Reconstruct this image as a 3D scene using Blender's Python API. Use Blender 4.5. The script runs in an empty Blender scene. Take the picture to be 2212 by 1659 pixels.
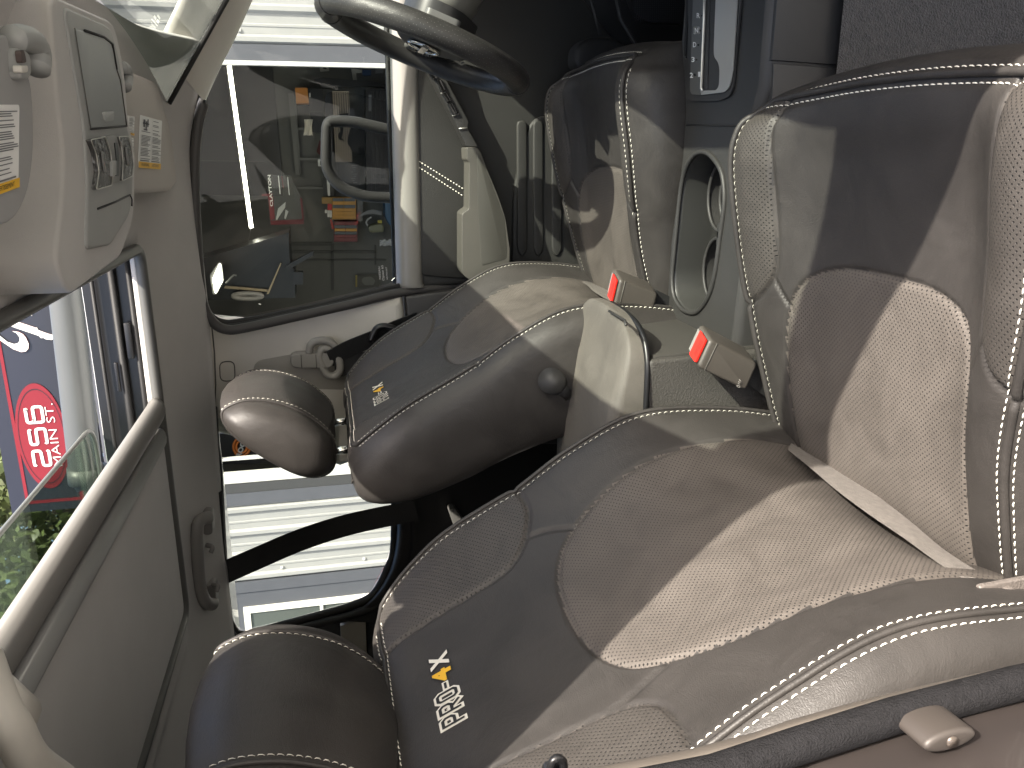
import bpy, bmesh, math, random
import numpy as np
from mathutils import Vector, Matrix
random.seed(7); np.random.seed(7)
SC = bpy.context.scene
COL = SC.collection
rad = math.radians

# ------------------------------------------------------------------ camera
# vehicle axes: +X towards the bonnet, +Y from the open passenger door across to the driver, +Z up
YAW, PIT, ROL, FOC = rad(16.497), rad(12.122), rad(3.538), 1753.4
def cam_axes():
    cy, sy = math.cos(YAW), math.sin(YAW)
    f = np.array([-sy, cy, 0]); r = np.array([cy, sy, 0]); z = np.array([0, 0, 1.])
    cp, sp = math.cos(PIT), math.sin(PIT)
    f2 = f*cp - z*sp; d = -(z*cp + f*sp)
    cr, sr = math.cos(ROL), math.sin(ROL)
    return r*cr + d*sr, -r*sr + d*cr, f2
CR, CD, CF = cam_axes()
CAMP = np.array([0., 0., 1.40])
cd = bpy.data.cameras.new('camera'); camo = bpy.data.objects.new('camera', cd); COL.objects.link(camo)
m = Matrix.Identity(4)
for i in range(3):
    m[i][0] = CD[i]; m[i][1] = CR[i]; m[i][2] = -CF[i]; m[i][3] = CAMP[i]
camo.matrix_world = m
cd.sensor_width = 36; cd.lens = FOC/2212*36; cd.clip_start = 0.02; cd.clip_end = 500
SC.camera = camo

# ------------------------------------------------------------------ sky, sun, exposure
SUN_TO = Vector((0.83, -0.56, 1.0)).normalized()
sun_el = math.asin(SUN_TO.z); sun_az = math.atan2(SUN_TO.x, SUN_TO.y)
w = bpy.data.worlds.new('World'); SC.world = w; w.use_nodes = True
nt = w.node_tree
bg = nt.nodes['Background']
sky = nt.nodes.new('ShaderNodeTexSky'); sky.sky_type = 'NISHITA'; sky.sun_disc = False
sky.sun_elevation = sun_el; sky.sun_rotation = sun_az
sky.air_density = 1.0; sky.dust_density = 5.0; sky.ozone_density = 1.0
nt.links.new(sky.outputs[0], bg.inputs[0]); bg.inputs[1].default_value = 0.15
sl = bpy.data.lights.new('sun', 'SUN'); sl.energy = 4.2; sl.angle = rad(0.53); sl.color = (1, .93, .83)
so = bpy.data.objects.new('sun', sl); COL.objects.link(so)
so.rotation_euler = SUN_TO.to_track_quat('Z', 'Y').to_euler()
SC.view_settings.view_transform = 'Standard'; SC.view_settings.look = 'None'
SC.view_settings.exposure = 1.62; SC.view_settings.gamma = 1.0
SC.cycles.max_bounces = 10; SC.cycles.diffuse_bounces = 5; SC.cycles.transparent_max_bounces = 16
SC.cycles.caustics_reflective = False; SC.cycles.caustics_refractive = False

# ------------------------------------------------------------------ helpers
def ray(u, v):
    d = CR*((829.5-v)/FOC) + CD*((u-1106)/FOC) + CF
    return d
def P(u, v, X=None, Y=None, Z=None):
    """the place in the vehicle seen in direction (u,v) of the photograph on the plane X=, Y= or Z="""
    d = ray(u, v)
    t = X/d[0] if X is not None else Y/d[1] if Y is not None else (Z-1.4)/d[2]
    return CAMP + d*t
def PL(pts, **k): return [P(u, v, **k) for u, v in pts]

MATS = {}
def nd(nt, t, **kw):
    n = nt.nodes.new(t)
    for k, v in kw.items():
        if k in n.inputs.keys(): n.inputs[k].default_value = v
        else: setattr(n, k, v)
    return n
def mat(name, col, rough=.5, metal=0, spec=.5, bump=0, bscale=200, bdist=.001, var=0, vscale=6, coat=0, sheen=0, emit=None, estr=1, bdetail=3):
    if name in MATS: return MATS[name]
    M = bpy.data.materials.new(name); M.use_nodes = True; nt = M.node_tree
    b = nt.nodes['Principled BSDF']
    b.inputs['Base Color'].default_value = (*col, 1); b.inputs['Roughness'].default_value = rough
    b.inputs['Metallic'].default_value = metal; b.inputs['Specular IOR Level'].default_value = spec
    b.inputs['Coat Weight'].default_value = coat; b.inputs['Sheen Weight'].default_value = sheen
    if emit:
        b.inputs['Emission Color'].default_value = (*emit, 1); b.inputs['Emission Strength'].default_value = estr
    tc = nd(nt, 'ShaderNodeTexCoord')
    if bump:
        n = nd(nt, 'ShaderNodeTexNoise', Scale=bscale, Detail=bdetail, Roughness=.6)
        bp = nd(nt, 'ShaderNodeBump', Strength=bump, Distance=bdist)
        nt.links.new(tc.outputs['Object'], n.inputs['Vector']); nt.links.new(n.outputs['Fac'], bp.inputs['Height'])
        nt.links.new(bp.outputs[0], b.inputs['Normal'])
    if var:
        n2 = nd(nt, 'ShaderNodeTexNoise', Scale=vscale, Detail=6, Roughness=.65)
        nt.links.new(tc.outputs['Object'], n2.inputs['Vector'])
        mr = nd(nt, 'ShaderNodeMapRange'); mr.inputs[1].default_value = .3; mr.inputs[2].default_value = .7
        mr.inputs[3].default_value = 1-var; mr.inputs[4].default_value = 1+var
        nt.links.new(n2.outputs['Fac'], mr.inputs[0])
        mx = nd(nt, 'ShaderNodeMix', data_type='RGBA', blend_type='MULTIPLY'); mx.inputs[0].default_value = 1
        mx.inputs[6].default_value = (*col, 1); nt.links.new(mr.outputs[0], mx.inputs[7])
        nt.links.new(mx.outputs[2], b.inputs['Base Color'])
        mr2 = nd(nt, 'ShaderNodeMapRange'); mr2.inputs[1].default_value = .3; mr2.inputs[2].default_value = .7
        mr2.inputs[3].default_value = rough*(1-var*.6); mr2.inputs[4].default_value = min(1, rough*(1+var*.6))
        nt.links.new(n2.outputs['Fac'], mr2.inputs[0]); nt.links.new(mr2.outputs[0], b.inputs['Roughness'])
    MATS[name] = M
    return M
def leather(name, col, perf=0, rough=.42):
    """grained hide, optional punched hole pattern laid out in metres over the UV map"""
    M = bpy.data.materials.new(name); M.use_nodes = True; nt = M.node_tree; L = nt.links.new
    b = nt.nodes['Principled BSDF']; b.inputs['Specular IOR Level'].default_value = .40
    tc = nd(nt, 'ShaderNodeTexCoord')
    v1 = nd(nt, 'ShaderNodeTexVoronoi', Scale=520., Randomness=1.); v1.feature = 'DISTANCE_TO_EDGE'
    n0 = nd(nt, 'ShaderNodeTexNoise', Scale=60., Detail=4); L(tc.outputs['Object'], n0.inputs['Vector'])
    wob = nd(nt, 'ShaderNodeMix', data_type='VECTOR'); wob.inputs[0].default_value = .012
    L(tc.outputs['Object'], wob.inputs[4]); L(n0.outputs['Color'], wob.inputs[5]); L(wob.outputs[1], v1.inputs['Vector'])
    cl = nd(nt, 'ShaderNodeMath', operation='MINIMUM'); cl.inputs[1].default_value = .25; L(v1.outputs['Distance'], cl.inputs[0])
    nz = nd(nt, 'ShaderNodeTexNoise', Scale=16., Detail=6, Roughness=.62, Distortion=.8); L(tc.outputs['Object'], nz.inputs['Vector'])
    # long shallow creases
    mp = nd(nt, 'ShaderNodeMapping'); mp.inputs['Scale'].default_value = (14, 5, 34); L(tc.outputs['Object'], mp.inputs[0])
    nw = nd(nt, 'ShaderNodeTexNoise', Scale=1.4, Detail=3, Distortion=1.6); L(mp.outputs[0], nw.inputs['Vector'])
    ab = nd(nt, 'ShaderNodeMath', operation='SUBTRACT'); ab.inputs[1].default_value = .5; L(nw.outputs['Fac'], ab.inputs[0])
    ab2 = nd(nt, 'ShaderNodeMath', operation='ABSOLUTE'); L(ab.outputs[0], ab2.inputs[0])
    ab3 = nd(nt, 'ShaderNodeMath', operation='MINIMUM'); ab3.inputs[1].default_value = .02; L(ab2.outputs[0], ab3.inputs[0])
    bpw = nd(nt, 'ShaderNodeBump', Strength=.22, Distance=.012); L(ab3.outputs[0], bpw.inputs['Height'])
    bpl = nd(nt, 'ShaderNodeBump', Strength=.12, Distance=.012); L(nz.outputs['Fac'], bpl.inputs['Height']); L(bpw.outputs[0], bpl.inputs['Normal'])
    bp = nd(nt, 'ShaderNodeBump', Strength=.3, Distance=.0011); L(cl.outputs[0], bp.inputs['Height']); L(bpl.outputs[0], bp.inputs['Normal'])
    mr = nd(nt, 'ShaderNodeMapRange'); mr.inputs[1].default_value = .3; mr.inputs[2].default_value = .75; mr.inputs[3].default_value = .82; mr.inputs[4].default_value = 1.22
    L(nz.outputs['Fac'], mr.inputs[0])
    mx = nd(nt, 'ShaderNodeMix', data_type='RGBA', blend_type='MULTIPLY'); mx.inputs[0].default_value = 1; mx.inputs[6].default_value = (*col, 1); L(mr.outputs[0], mx.inputs[7])
    out = mx.outputs[2]; nor = bp.outputs[0]
    rr = nd(nt, 'ShaderNodeMapRange'); rr.inputs[1].default_value = .3; rr.inputs[2].default_value = .7; rr.inputs[3].default_value = rough-.06; rr.inputs[4].default_value = rough+.08
    L(nz.outputs['Fac'], rr.inputs[0]); L(rr.outputs[0], b.inputs['Roughness'])
    if perf:
        uv = nd(nt, 'ShaderNodeUVMap'); uv.uv_map = 'UVMap'
        mp2 = nd(nt, 'ShaderNodeMapping'); mp2.inputs['Rotation'].default_value = (0, 0, rad(45)); mp2.inputs['Scale'].default_value = (perf, perf, perf)
        L(uv.outputs[0], mp2.inputs[0])
        vo = nd(nt, 'ShaderNodeTexVoronoi', voronoi_dimensions='2D', Scale=1., Randomness=0.); L(mp2.outputs[0], vo.inputs['Vector'])
        ss = nd(nt, 'ShaderNodeMapRange', interpolation_type='SMOOTHSTEP'); ss.inputs[1].default_value = .11; ss.inputs[2].default_value = .22; ss.inputs[3].default_value = 0; ss.inputs[4].default_value = 1
        L(vo.outputs['Distance'], ss.inputs[0])
        b2 = nd(nt, 'ShaderNodeBump', Strength=.8, Distance=.0012); L(ss.outputs[0], b2.inputs['Height']); L(nor, b2.inputs['Normal']); nor = b2.outputs[0]
        m2 = nd(nt, 'ShaderNodeMix', data_type='RGBA'); m2.inputs[6].default_value = (.006, .006, .006, 1); L(ss.outputs[0], m2.inputs[0]); L(out, m2.inputs[7]); out = m2.outputs[2]
    L(out, b.inputs['Base Color']); L(nor, b.inputs['Normal'])
    MATS[name] = M
    return M
def glass(name, tint=(1, 1, 1), refl=1.0, rough=0.0):
    """thin pane: see-through plus a mirror share that grows at grazing angles"""
    M = bpy.data.materials.new(name); M.use_nodes = True; nt = M.node_tree; L = nt.links.new
    nt.nodes.remove(nt.nodes['Principled BSDF']); out = nt.nodes['Material Output']
    t = nd(nt, 'ShaderNodeBsdfTransparent'); t.inputs[0].default_value = (*tint, 1)
    g = nd(nt, 'ShaderNodeBsdfGlossy'); g.inputs['Roughness'].default_value = rough
    f = nd(nt, 'ShaderNodeFresnel'); f.inputs[0].default_value = 1.5
    mu = nd(nt, 'ShaderNodeMath', operation='MULTIPLY'); mu.inputs[1].default_value = refl; L(f.outputs[0], mu.inputs[0])
    mx = nd(nt, 'ShaderNodeMixShader'); L(mu.outputs[0], mx.inputs[0]); L(t.outputs[0], mx.inputs[1]); L(g.outputs[0], mx.inputs[2]); L(mx.outputs[0], out.inputs[0])
    MATS[name] = M
    return M

def tag(o, label=None, cat=None, group=None, kind=None):
    if label: o['label'] = label
    if cat: o['category'] = cat
    if group: o['group'] = group
    if kind: o['kind'] = kind
    return o
def thing(name, loc, label, cat, group=None):
    o = bpy.data.objects.new(name, None); COL.objects.link(o); o.location = Vector(loc); o.empty_display_size = .05
    return tag(o, label, cat, group)
def link(name, me, M, parent=None, smooth=True):
    o = bpy.data.objects.new(name, me); COL.objects.link(o)
    if M is not None:
        me.materials.clear(); me.materials.append(M)
    if smooth:
        me.polygons.foreach_set('use_smooth', [True]*len(me.polygons))
    if parent is not None:
        q = Vector((0, 0, 0)); a = parent
        while a is not None: q += a.location; a = a.parent
        o.parent = parent; o.location = -q      # geometry is written in vehicle coordinates
    return o
def mesh(name, vs, fs, M, parent=None, smooth=True, recalc=True):
    me = bpy.data.meshes.new(name); me.from_pydata([tuple(map(float, v)) for v in vs], [], fs)
    if recalc:
        bm = bmesh.new(); bm.from_mesh(me); bmesh.ops.recalc_face_normals(bm, faces=bm.faces); bm.to_mesh(me); bm.free()
    me.update()
    return link(name, me, M, parent, smooth)
def sharp(o, ang=40):
    """soft shading with creases kept at hard corners"""
    me = o.data
    bm = bmesh.new(); bm.from_mesh(me)
    for e in bm.edges:
        e.smooth = not (len(e.link_faces) == 2 and e.calc_face_angle(0) > rad(ang))
    for f in bm.faces: f.smooth = True
    bm.to_mesh(me); bm.free()
    return o
def cr(pts, n=8, closed=False):
    """Catmull-Rom through the points"""
    p = [np.array(q, float) for q in pts]; N = len(p); out = []
    segs = N if closed else N-1
    for i in range(segs):
        if closed: a, b, c, d = p[(i-1) % N], p[i], p[(i+1) % N], p[(i+2) % N]
        else: a, b, c, d = p[max(i-1, 0)], p[i], p[i+1], p[min(i+2, N-1)]
        for k in range(n):
            t = k/n
            out.append(.5*((2*b)+(-a+c)*t+(2*a-5*b+4*c-d)*t*t+(-a+3*b-3*c+d)*t**3))
    if not closed: out.append(p[-1])
    return out
def rounded(pts, r, n=5):
    """round every corner of a polygon (any dimension)"""
    p = [np.array(q, float) for q in pts]; N = len(p); out = []
    for i in range(N):
        a, b, c = p[i-1], p[i], p[(i+1) % N]
        ri = r[i] if isinstance(r, (list, tuple)) else r
        u = a-b; v = c-b; lu = np.linalg.norm(u); lv = np.linalg.norm(v)
        q = min(ri, lu*.49, lv*.49)
        if q <= 0: out.append(b); continue
        s = b+u/lu*q; e = b+v/lv*q
        for k in range(n+1):
            t = k/n; out.append((1-t)**2*s+2*t*(1-t)*b+t*t*e)
    return out
def slab(name, pts, depth, M, parent=None, bevel=0, seg=2, smooth=True, hard=40):
    """a solid plate: outline pts (3D) pushed along depth (3D vector)"""
    bm = bmesh.new(); n = len(pts); depth = Vector(map(float, depth))
    a = [bm.verts.new(Vector(map(float, p))) for p in pts]; b = [bm.verts.new(Vector(map(float, p))+depth) for p in pts]
    f = bm.faces.new(a); g = bm.faces.new(b[::-1])
    for i in range(n): bm.faces.new((a[(i+1) % n], a[i], b[i], b[(i+1) % n]))
    bmesh.ops.recalc_face_normals(bm, faces=bm.faces)
    if bevel:
        es = [e for e in bm.edges if e.verts[0] in a and e.verts[1] in a]
        try: bmesh.ops.bevel(bm, geom=es, offset=bevel, segments=seg, profile=.5, affect='EDGES', clamp_overlap=True)
        except Exception: pass
    bmesh.ops.triangulate(bm, faces=[q for q in bm.faces if len(q.verts) > 4])
    me = bpy.data.meshes.new(name); bm.to_mesh(me); bm.free()
    o = link(name, me, M, parent, smooth)
    if smooth: sharp(o, hard)
    return o
def box(name, c, s, M, parent=None, bevel=0, rot=None, seg=2):
    bm = bmesh.new(); bmesh.ops.create_cube(bm, size=1)
    for v in bm.verts: v.co = Vector((v.co.x*s[0], v.co.y*s[1], v.co.z*s[2]))
    if bevel: bmesh.ops.bevel(bm, geom=bm.edges[:], offset=bevel, segments=seg, profile=.5, affect='EDGES', clamp_overlap=True)
    R = rot.to_3x3() if rot is not None else Matrix.Identity(3)
    for v in bm.verts: v.co = R @ v.co + Vector(map(float, c))
    me = bpy.data.meshes.new(name); bm.to_mesh(me); bm.free()
    o = link(name, me, M, parent, True)
    return sharp(o, 35)
def tube(name, pts, r, M, parent=None, n=10, closed=False, flat=None, up=(0, 0, 1), caps=True):
    """round (or, with flat=(a,b) half sizes, oval) section swept along pts"""
    p = [np.array(q, float) for q in pts]; N = len(p); vs = []; fs = []
    prev = None
    for i in range(N):
        t = (p[(i+1) % N]-p[i-1]) if closed else p[min(i+1, N-1)]-p[max(i-1, 0)]
        t /= np.linalg.norm(t)+1e-12
        if prev is None:
            a = np.cross(t, np.array(up, float))
            if np.linalg.norm(a) < 1e-3: a = np.cross(t, [0, 1, 0])
        else: a = prev - t*np.dot(prev, t)
        a /= np.linalg.norm(a); prev = a; b = np.cross(a, t)
        ri = r[i] if isinstance(r, (list, tuple, np.ndarray)) else r
        fa, fb = flat if flat else (1, 1)
        for k in range(n):
            g = 2*math.pi*k/n
            vs.append(p[i]+a*math.cos(g)*ri*fa+b*math.sin(g)*ri*fb)
    for i in range(N if closed else N-1):
        for k in range(n):
            j = (i+1) % N
            fs.append((i*n+k, i*n+(k+1) % n, j*n+(k+1) % n, j*n+k))
    if caps and not closed: fs.append(tuple(range(n))[::-1]); fs.append(tuple((N-1)*n+k for k in range(n)))
    return mesh(name, vs, fs, M, parent)
def loft(name, rows, M, parent=None, nu=4, nv=4, closed=False, thick=None):
    """smooth skin through rows of points"""
    R = [cr(r, nu, closed) for r in rows]
    cols = list(zip(*R)); C = [cr(c, nv) for c in cols]
    G = list(zip(*C)); H = len(G); W = len(G[0]); vs = [q for r in G for q in r]; fs = []
    for i in range(H-1):
        for j in range(W if closed else W-1):
            fs.append((i*W+j, i*W+(j+1) % W, (i+1)*W+(j+1) % W, (i+1)*W+j))
    o = mesh(name, vs, fs, M, parent)
    if thick:
        md = o.modifiers.new('thickness', 'SOLIDIFY'); md.thickness = thick; md.offset = -1
    return o
def ribbon(name, pts, width, M, parent=None, wdir=(0, 0, 1), th=.0015):
    """flat strap along pts, width along wdir (a vector or one per point)"""
    p = [np.array(q, float) for q in pts]; rows = []
    for i, q in enumerate(p):
        wd = np.array(wdir[i] if isinstance(wdir[0], (list, tuple, np.ndarray)) else wdir, float); wd = wd/np.linalg.norm(wd)
        t = p[min(i+1, len(p)-1)]-p[max(i-1, 0)]; nn = np.cross(t, wd); nn /= np.linalg.norm(nn)+1e-12
        h = wd*width/2; e = nn*th
        rows.append([q-h-e, q+h-e, q+h+e, q-h+e])
    vs = [v for r in rows for v in r]; fs = []
    for i in range(len(rows)-1):
        for k in range(4): fs.append((4*i+k, 4*i+(k+1) % 4, 4*i+4+(k+1) % 4, 4*i+4+k))
    fs += [(3, 2, 1, 0), tuple(4*(len(rows)-1)+k for k in range(4))]
    return mesh(name, vs, fs, M, parent, smooth=False)
def text_verts(body, size=1.0, bold=0.0, extrude=0.0, shear=0.0, spacing=1.0):
    cu = bpy.data.curves.new('lettering', 'FONT'); cu.body = body; cu.size = size; cu.offset = bold; cu.extrude = extrude
    cu.shear = shear; cu.space_character = spacing; cu.align_x = 'LEFT'; cu.resolution_u = 3
    ob = bpy.data.objects.new('lettering', cu); COL.objects.link(ob)
    dg = bpy.context.evaluated_depsgraph_get(); dg.update()
    me = bpy.data.meshes.new_from_object(ob.evaluated_get(dg))
    bpy.data.objects.remove(ob)
    vs = [v.co.copy() for v in me.vertices]; fs = [tuple(p.vertices) for p in me.polygons]
    bpy.data.meshes.remove(me); bpy.data.curves.remove(cu)
    return vs, fs
def lettering(name, body, fn, M, parent=None, w=None, h=None, bold=0., spacing=1., lift=0., shear=0.):
    """letters scaled to w x h then laid on a surface through fn(x, y) -> point; bold and shear in em"""
    vs, fs = text_verts(body, 1., bold, 0, shear, spacing)
    xs = [v.x for v in vs]; ys = [v.y for v in vs]; x0, x1, y0, y1 = min(xs), max(xs), min(ys), max(ys)
    sx = (w/(x1-x0)) if w else (h/(y1-y0)); sy = (h/(y1-y0)) if h else sx
    return mesh(name, [fn((v.x-x0)*sx, (v.y-y0)*sy) for v in vs], fs, M, parent, smooth=False, recalc=False)
def quadfn(a, b, c, d, lift=(0, 0, 0)):
    """a,b,c,d = lower left, lower right, upper right, upper left; unit square to points"""
    a, b, c, d = [np.array(q, float)+np.array(lift, float) for q in (a, b, c, d)]
    return lambda x, y: (a*(1-x)+b*x)*(1-y)+(d*(1-x)+c*x)*y
def join(name, objs, parent=None):
    """several shapes of one piece as one mesh"""
    vs = []; fs = []; mi = []; ms = []; sm = []
    for o in objs:
        b = len(vs); vs += [tuple(v.co) for v in o.data.vertices]
        M = o.data.materials[0]
        if M not in ms: ms.append(M)
        for p in o.data.polygons:
            fs.append(tuple(b+i for i in p.vertices)); mi.append(ms.index(M)); sm.append(p.use_smooth)
    me = bpy.data.meshes.new(name); me.from_pydata(vs, [], fs)
    for M in ms: me.materials.append(M)
    me.polygons.foreach_set('material_index', mi); me.polygons.foreach_set('use_smooth', sm); me.update()
    for o in objs: bpy.data.objects.remove(o)
    o = link(name, me, None, parent, False); sharp(o, 35)
    return o
def copy_tree(o, parent=None):
    c = o.copy(); COL.objects.link(c); c.parent = parent
    for ch in list(o.children): copy_tree(ch, c)
    return c

# ------------------------------------------------------------------ materials
LEA = leather('charcoal_leather', (.040, .0365, .0340), rough=.46)
LEAP = leather('perforated_leather', (.058, .052, .047), perf=1/.0039, rough=.5)
LEAI = leather('perforated_insert_leather', (.098, .086, .076), perf=1/.0039, rough=.55)
LTAN = leather('armrest_vinyl', (.105, .096, .084), rough=.6)
STI = mat('cream_thread', (.78, .75, .66), .6)
PDK = mat('dark_grained_plastic', (.036, .035, .034), .5, bump=.35, bscale=900, bdist=.0006, var=.1)
PMD = mat('console_grey_plastic', (.033, .0322, .031), .5, bump=.4, bscale=1100, bdist=.0006, var=.1)
PBK = mat('black_plastic', (.012, .012, .013), .35, var=.1)
PLT = mat('light_grey_trim', (.58, .555, .50), .55, bump=.12, bscale=1500, bdist=.0004, var=.05)
PLT2 = mat('bluish_grey_trim', (.31, .315, .305), .5, bump=.1, bscale=1500, bdist=.0004, var=.04)
HEAD = mat('headliner_cloth', (.43, .415, .395), .95, bump=.4, bscale=1300, bdist=.001, sheen=.3, var=.05, vscale=9)
CARP = mat('grey_carpet', (.085, .077, .070), .95, bump=1., bscale=520, bdist=.009, sheen=.3, var=.6, vscale=140)
FELT = mat('grey_felt', (.185, .168, .152), .95, bump=.8, bscale=900, bdist=.002, var=.2, vscale=150)
RUB = mat('black_rubber', (.008, .008, .008), .65)
RUBF = mat('flocked_rubber', (.014, .0135, .0145), .8, spec=.15, bump=.9, bscale=900, bdist=.0015, var=.3, vscale=200)
CHR = mat('polished_steel', (.75, .75, .72), .15, metal=1)
SIL = mat('brushed_silver_paint', (.55, .54, .50), .33, metal=.6, var=.05)
RED = mat('red_button_plastic', (.75, .03, .02), .4)
WEB = mat('black_webbing', (.016, .016, .016), .7, bump=.6, bscale=900, bdist=.001)
WHT = mat('white_print', (.8, .8, .78), .6)
BLK = mat('black_print', (.02, .02, .02), .6)
YEL = mat('yellow_print', (.80, .46, .03), .6)
GLS = glass('clear_window_glass', (.93, .95, .93), .8)
GLT = glass('tinted_window_glass', (.84, .87, .85), .5)
GLW = glass('windscreen_glass', (.64, .69, .655), .28)
# ------------------------------------------------------------------ seats
def seg_dist(pts, poly):
    """distance from every (a,b) in pts (N,2) to an open polyline"""
    d = np.full(len(pts), 9.)
    for a, b in zip(poly[:-1], poly[1:]):
        a = np.array(a); b = np.array(b); ab = b-a; L2 = (ab**2).sum()+1e-12
        t = np.clip(((pts-a)@ab)/L2, 0, 1)
        d = np.minimum(d, np.hypot(*(pts-(a+t[:, None]*ab)).T))
    return d
def inside(pts, poly):
    x, y = pts[:, 0], pts[:, 1]; c = np.zeros(len(pts), bool); n = len(poly)
    for i in range(n):
        x1, y1 = poly[i]; x2, y2 = poly[i-1]
        k = ((y1 > y) != (y2 > y)) & (x < (x2-x1)*(y-y1)/((y2-y1)+1e-15)+x1); c ^= k
    return c
def resamp(ctrl, n):
    """n points evenly spaced along a Catmull-Rom curve"""
    c = np.array(cr(ctrl, 12)); s = np.r_[0, np.cumsum(np.hypot(*(c[1:]-c[:-1]).T))]
    t = np.linspace(0, s[-1], n); return np.stack([np.interp(t, s, c[:, k]) for k in range(c.shape[1])], 1)
def keyed(keys, n):
    """rows of numbers interpolated smoothly over n steps of arc length in the first two columns"""
    k = np.array(cr(keys, 14)); s = np.r_[0, np.cumsum(np.hypot(k[1:, 0]-k[:-1, 0], k[1:, 1]-k[:-1, 1]))]
    t = np.linspace(0, s[-1], n); return np.stack([np.interp(t, s, k[:, j]) for j in range(k.shape[1])], 1), t

NF, NS = 84, 34            # columns over half the face; columns round one side to the back
def half_section(kind, c, e, wp, wo, back):
    """half a cross section: list of (across, share between centre height and edge height, absolute depth drop)"""
    b = e-c; k = wp/.22
    if kind == 'back':
        f = [(0, c-.002), (.06*k, c+.03*b), (.105*k, c+.15*b), (.135*k, c+.33*b), (.160*k, c+.54*b), (.185*k, c+.77*b), (.205*k, c+.935*b), (wp, e)]
        s = [(wp, e), (wp+.5*(wo-wp), e-.010), (wo-.004, e-.032), (wo, e-.5*(e-back)), (wo-.006, back+.022), (wo-.035, back), (.1, back-.008), (0, back-.01)]
    else:
        f = [(0, c), (.06*k, c+.001), (.105*k, c+.10*b), (.130*k, c+.30*b), (.155*k, c+.66*b), (.178*k, c+.93*b), (.198*k, c+1.05*b), (wp, e)]
        s = [(wp, e), (wp+.5*(wo-wp), e-.010), (wo-.003, e-.035), (wo, e-.09), (wo-.006, back+.03), (wo-.03, back), (.1, back), (0, back)]
    return resamp(f, NF), resamp(s, NS)
def build_grid(kind, rows):
    G = []
    for r in rows:
        if kind == 'back': z, c, e, back, wp, wo = r[:6]
        else: xc, c, xe, e, wp, wo = r[:6]; back = .70
        f, s = half_section(kind, c, e, wp, wo, back-.01 if kind == 'back' else back)
        h = np.vstack([f, s[1:]])                 # centre front -> edge -> side -> centre back
        full = np.vstack([h[::-1]*[-1, 1], h[1:]])   # near side first
        if kind == 'back': G.append(np.stack([full[:, 1], full[:, 0], np.full(len(full), z)], 1))
        else:
            a = np.clip(np.abs(full[:, 0])/wp, 0, 1); G.append(np.stack([xc+(xe-xc)*a**2, full[:, 0], full[:, 1]], 1))
    return np.array(G)
def grid_normals(G):
    du = np.gradient(G, axis=1); dv = np.gradient(G, axis=0); n = np.cross(du, dv); n /= np.linalg.norm(n, axis=2, keepdims=True)+1e-12
    return n
def groove(d, w, depth): return -depth*np.exp(-(d/w)**2)

def split_mesh(name, G, N, UV, mask, M, parent):
    """the quads of the grid inside mask as an object of their own, keeping the whole skin's normals"""
    H, W = G.shape[:2]; idx = -np.ones(H*W, int); fs = []
    q = mask[:-1, :-1]
    ii, jj = np.nonzero(q)
    F = np.stack([ii*W+jj, ii*W+jj+1, (ii+1)*W+jj+1, (ii+1)*W+jj], 1)
    a_, b_, c_ = (G.reshape(-1, 3)[F[len(F)//2, k]] for k in (0, 1, 2))
    if np.dot(np.cross(b_-a_, c_-a_), N.reshape(-1, 3)[F[len(F)//2, 0]]) < 0: F = F[:, ::-1]
    used = np.unique(F); idx[used] = np.arange(len(used)); F = idx[F]
    V = G.reshape(-1, 3)[used]; NN = N.reshape(-1, 3)[used]; uu = UV.reshape(-1, 2)[used]
    me = bpy.data.meshes.new(name); me.from_pydata(V.tolist(), [], F.tolist())
    ul = me.uv_layers.new(name='UVMap'); ul.data.foreach_set('uv', uu[F.ravel()].ravel().astype(np.float32))
    me.polygons.foreach_set('use_smooth', [True]*len(F)); me.update()
    me.normals_split_custom_set_from_vertices(NN.tolist())
    return link(name, me, M, parent, False)
def surf_poly(G, N, path, off=0.):
    """points and normals on the grid along a path of fractional (row, column) indices"""
    P_ = np.array(path, float); i = np.clip(P_[:, 0], 0, G.shape[0]-1.001); j = np.clip(P_[:, 1], 0, G.shape[1]-1.001)
    i0 = i.astype(int); j0 = j.astype(int); a = (i-i0)[:, None]; b = (j-j0)[:, None]
    f = lambda A: (A[i0, j0]*(1-a)*(1-b)+A[i0+1, j0]*a*(1-b)+A[i0, j0+1]*(1-a)*b+A[i0+1, j0+1]*a*b)
    p = f(G); n = f(N); n /= np.linalg.norm(n, axis=1, keepdims=True); return p+n*off, n
def stitches(name, runs, parent, L=.0052, gap=.0024, wd=.0011):
    vs = []; fs = []
    for p, n in runs:
        s = np.r_[0, np.cumsum(np.linalg.norm(p[1:]-p[:-1], axis=1))]; t = 0
        while t+L < s[-1]:
            q = [np.array([np.interp(t+k*L, s, p[:, c]) for c in range(3)]) for k in (0, .25, .75, 1)]
            m_ = np.array([np.interp(t+.5*L, s, n[:, c]) for c in range(3)]); d = q[3]-q[0]; d /= np.linalg.norm(d)+1e-9; sd = np.cross(d, m_)
            b = len(vs); hh = (-.0004, .0009, .0009, -.0004); ww = (.45, 1, 1, .45)
            for k in range(4):
                c = q[k]+m_*hh[k]; vs += [c-sd*wd*.5*ww[k], c+m_*wd*.42*ww[k], c+sd*wd*.5*ww[k]]
            for k in range(3):
                o = b+3*k; fs += [(o, o+1, o+4, o+3), (o+1, o+2, o+5, o+4)]
            fs += [(b, b+2, b+1), (b+9, b+10, b+11)]
            t += L+gap
    o = mesh(name, vs, fs, STI, parent, smooth=True, recalc=False); o['kind'] = 'stuff'
    return o

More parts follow.
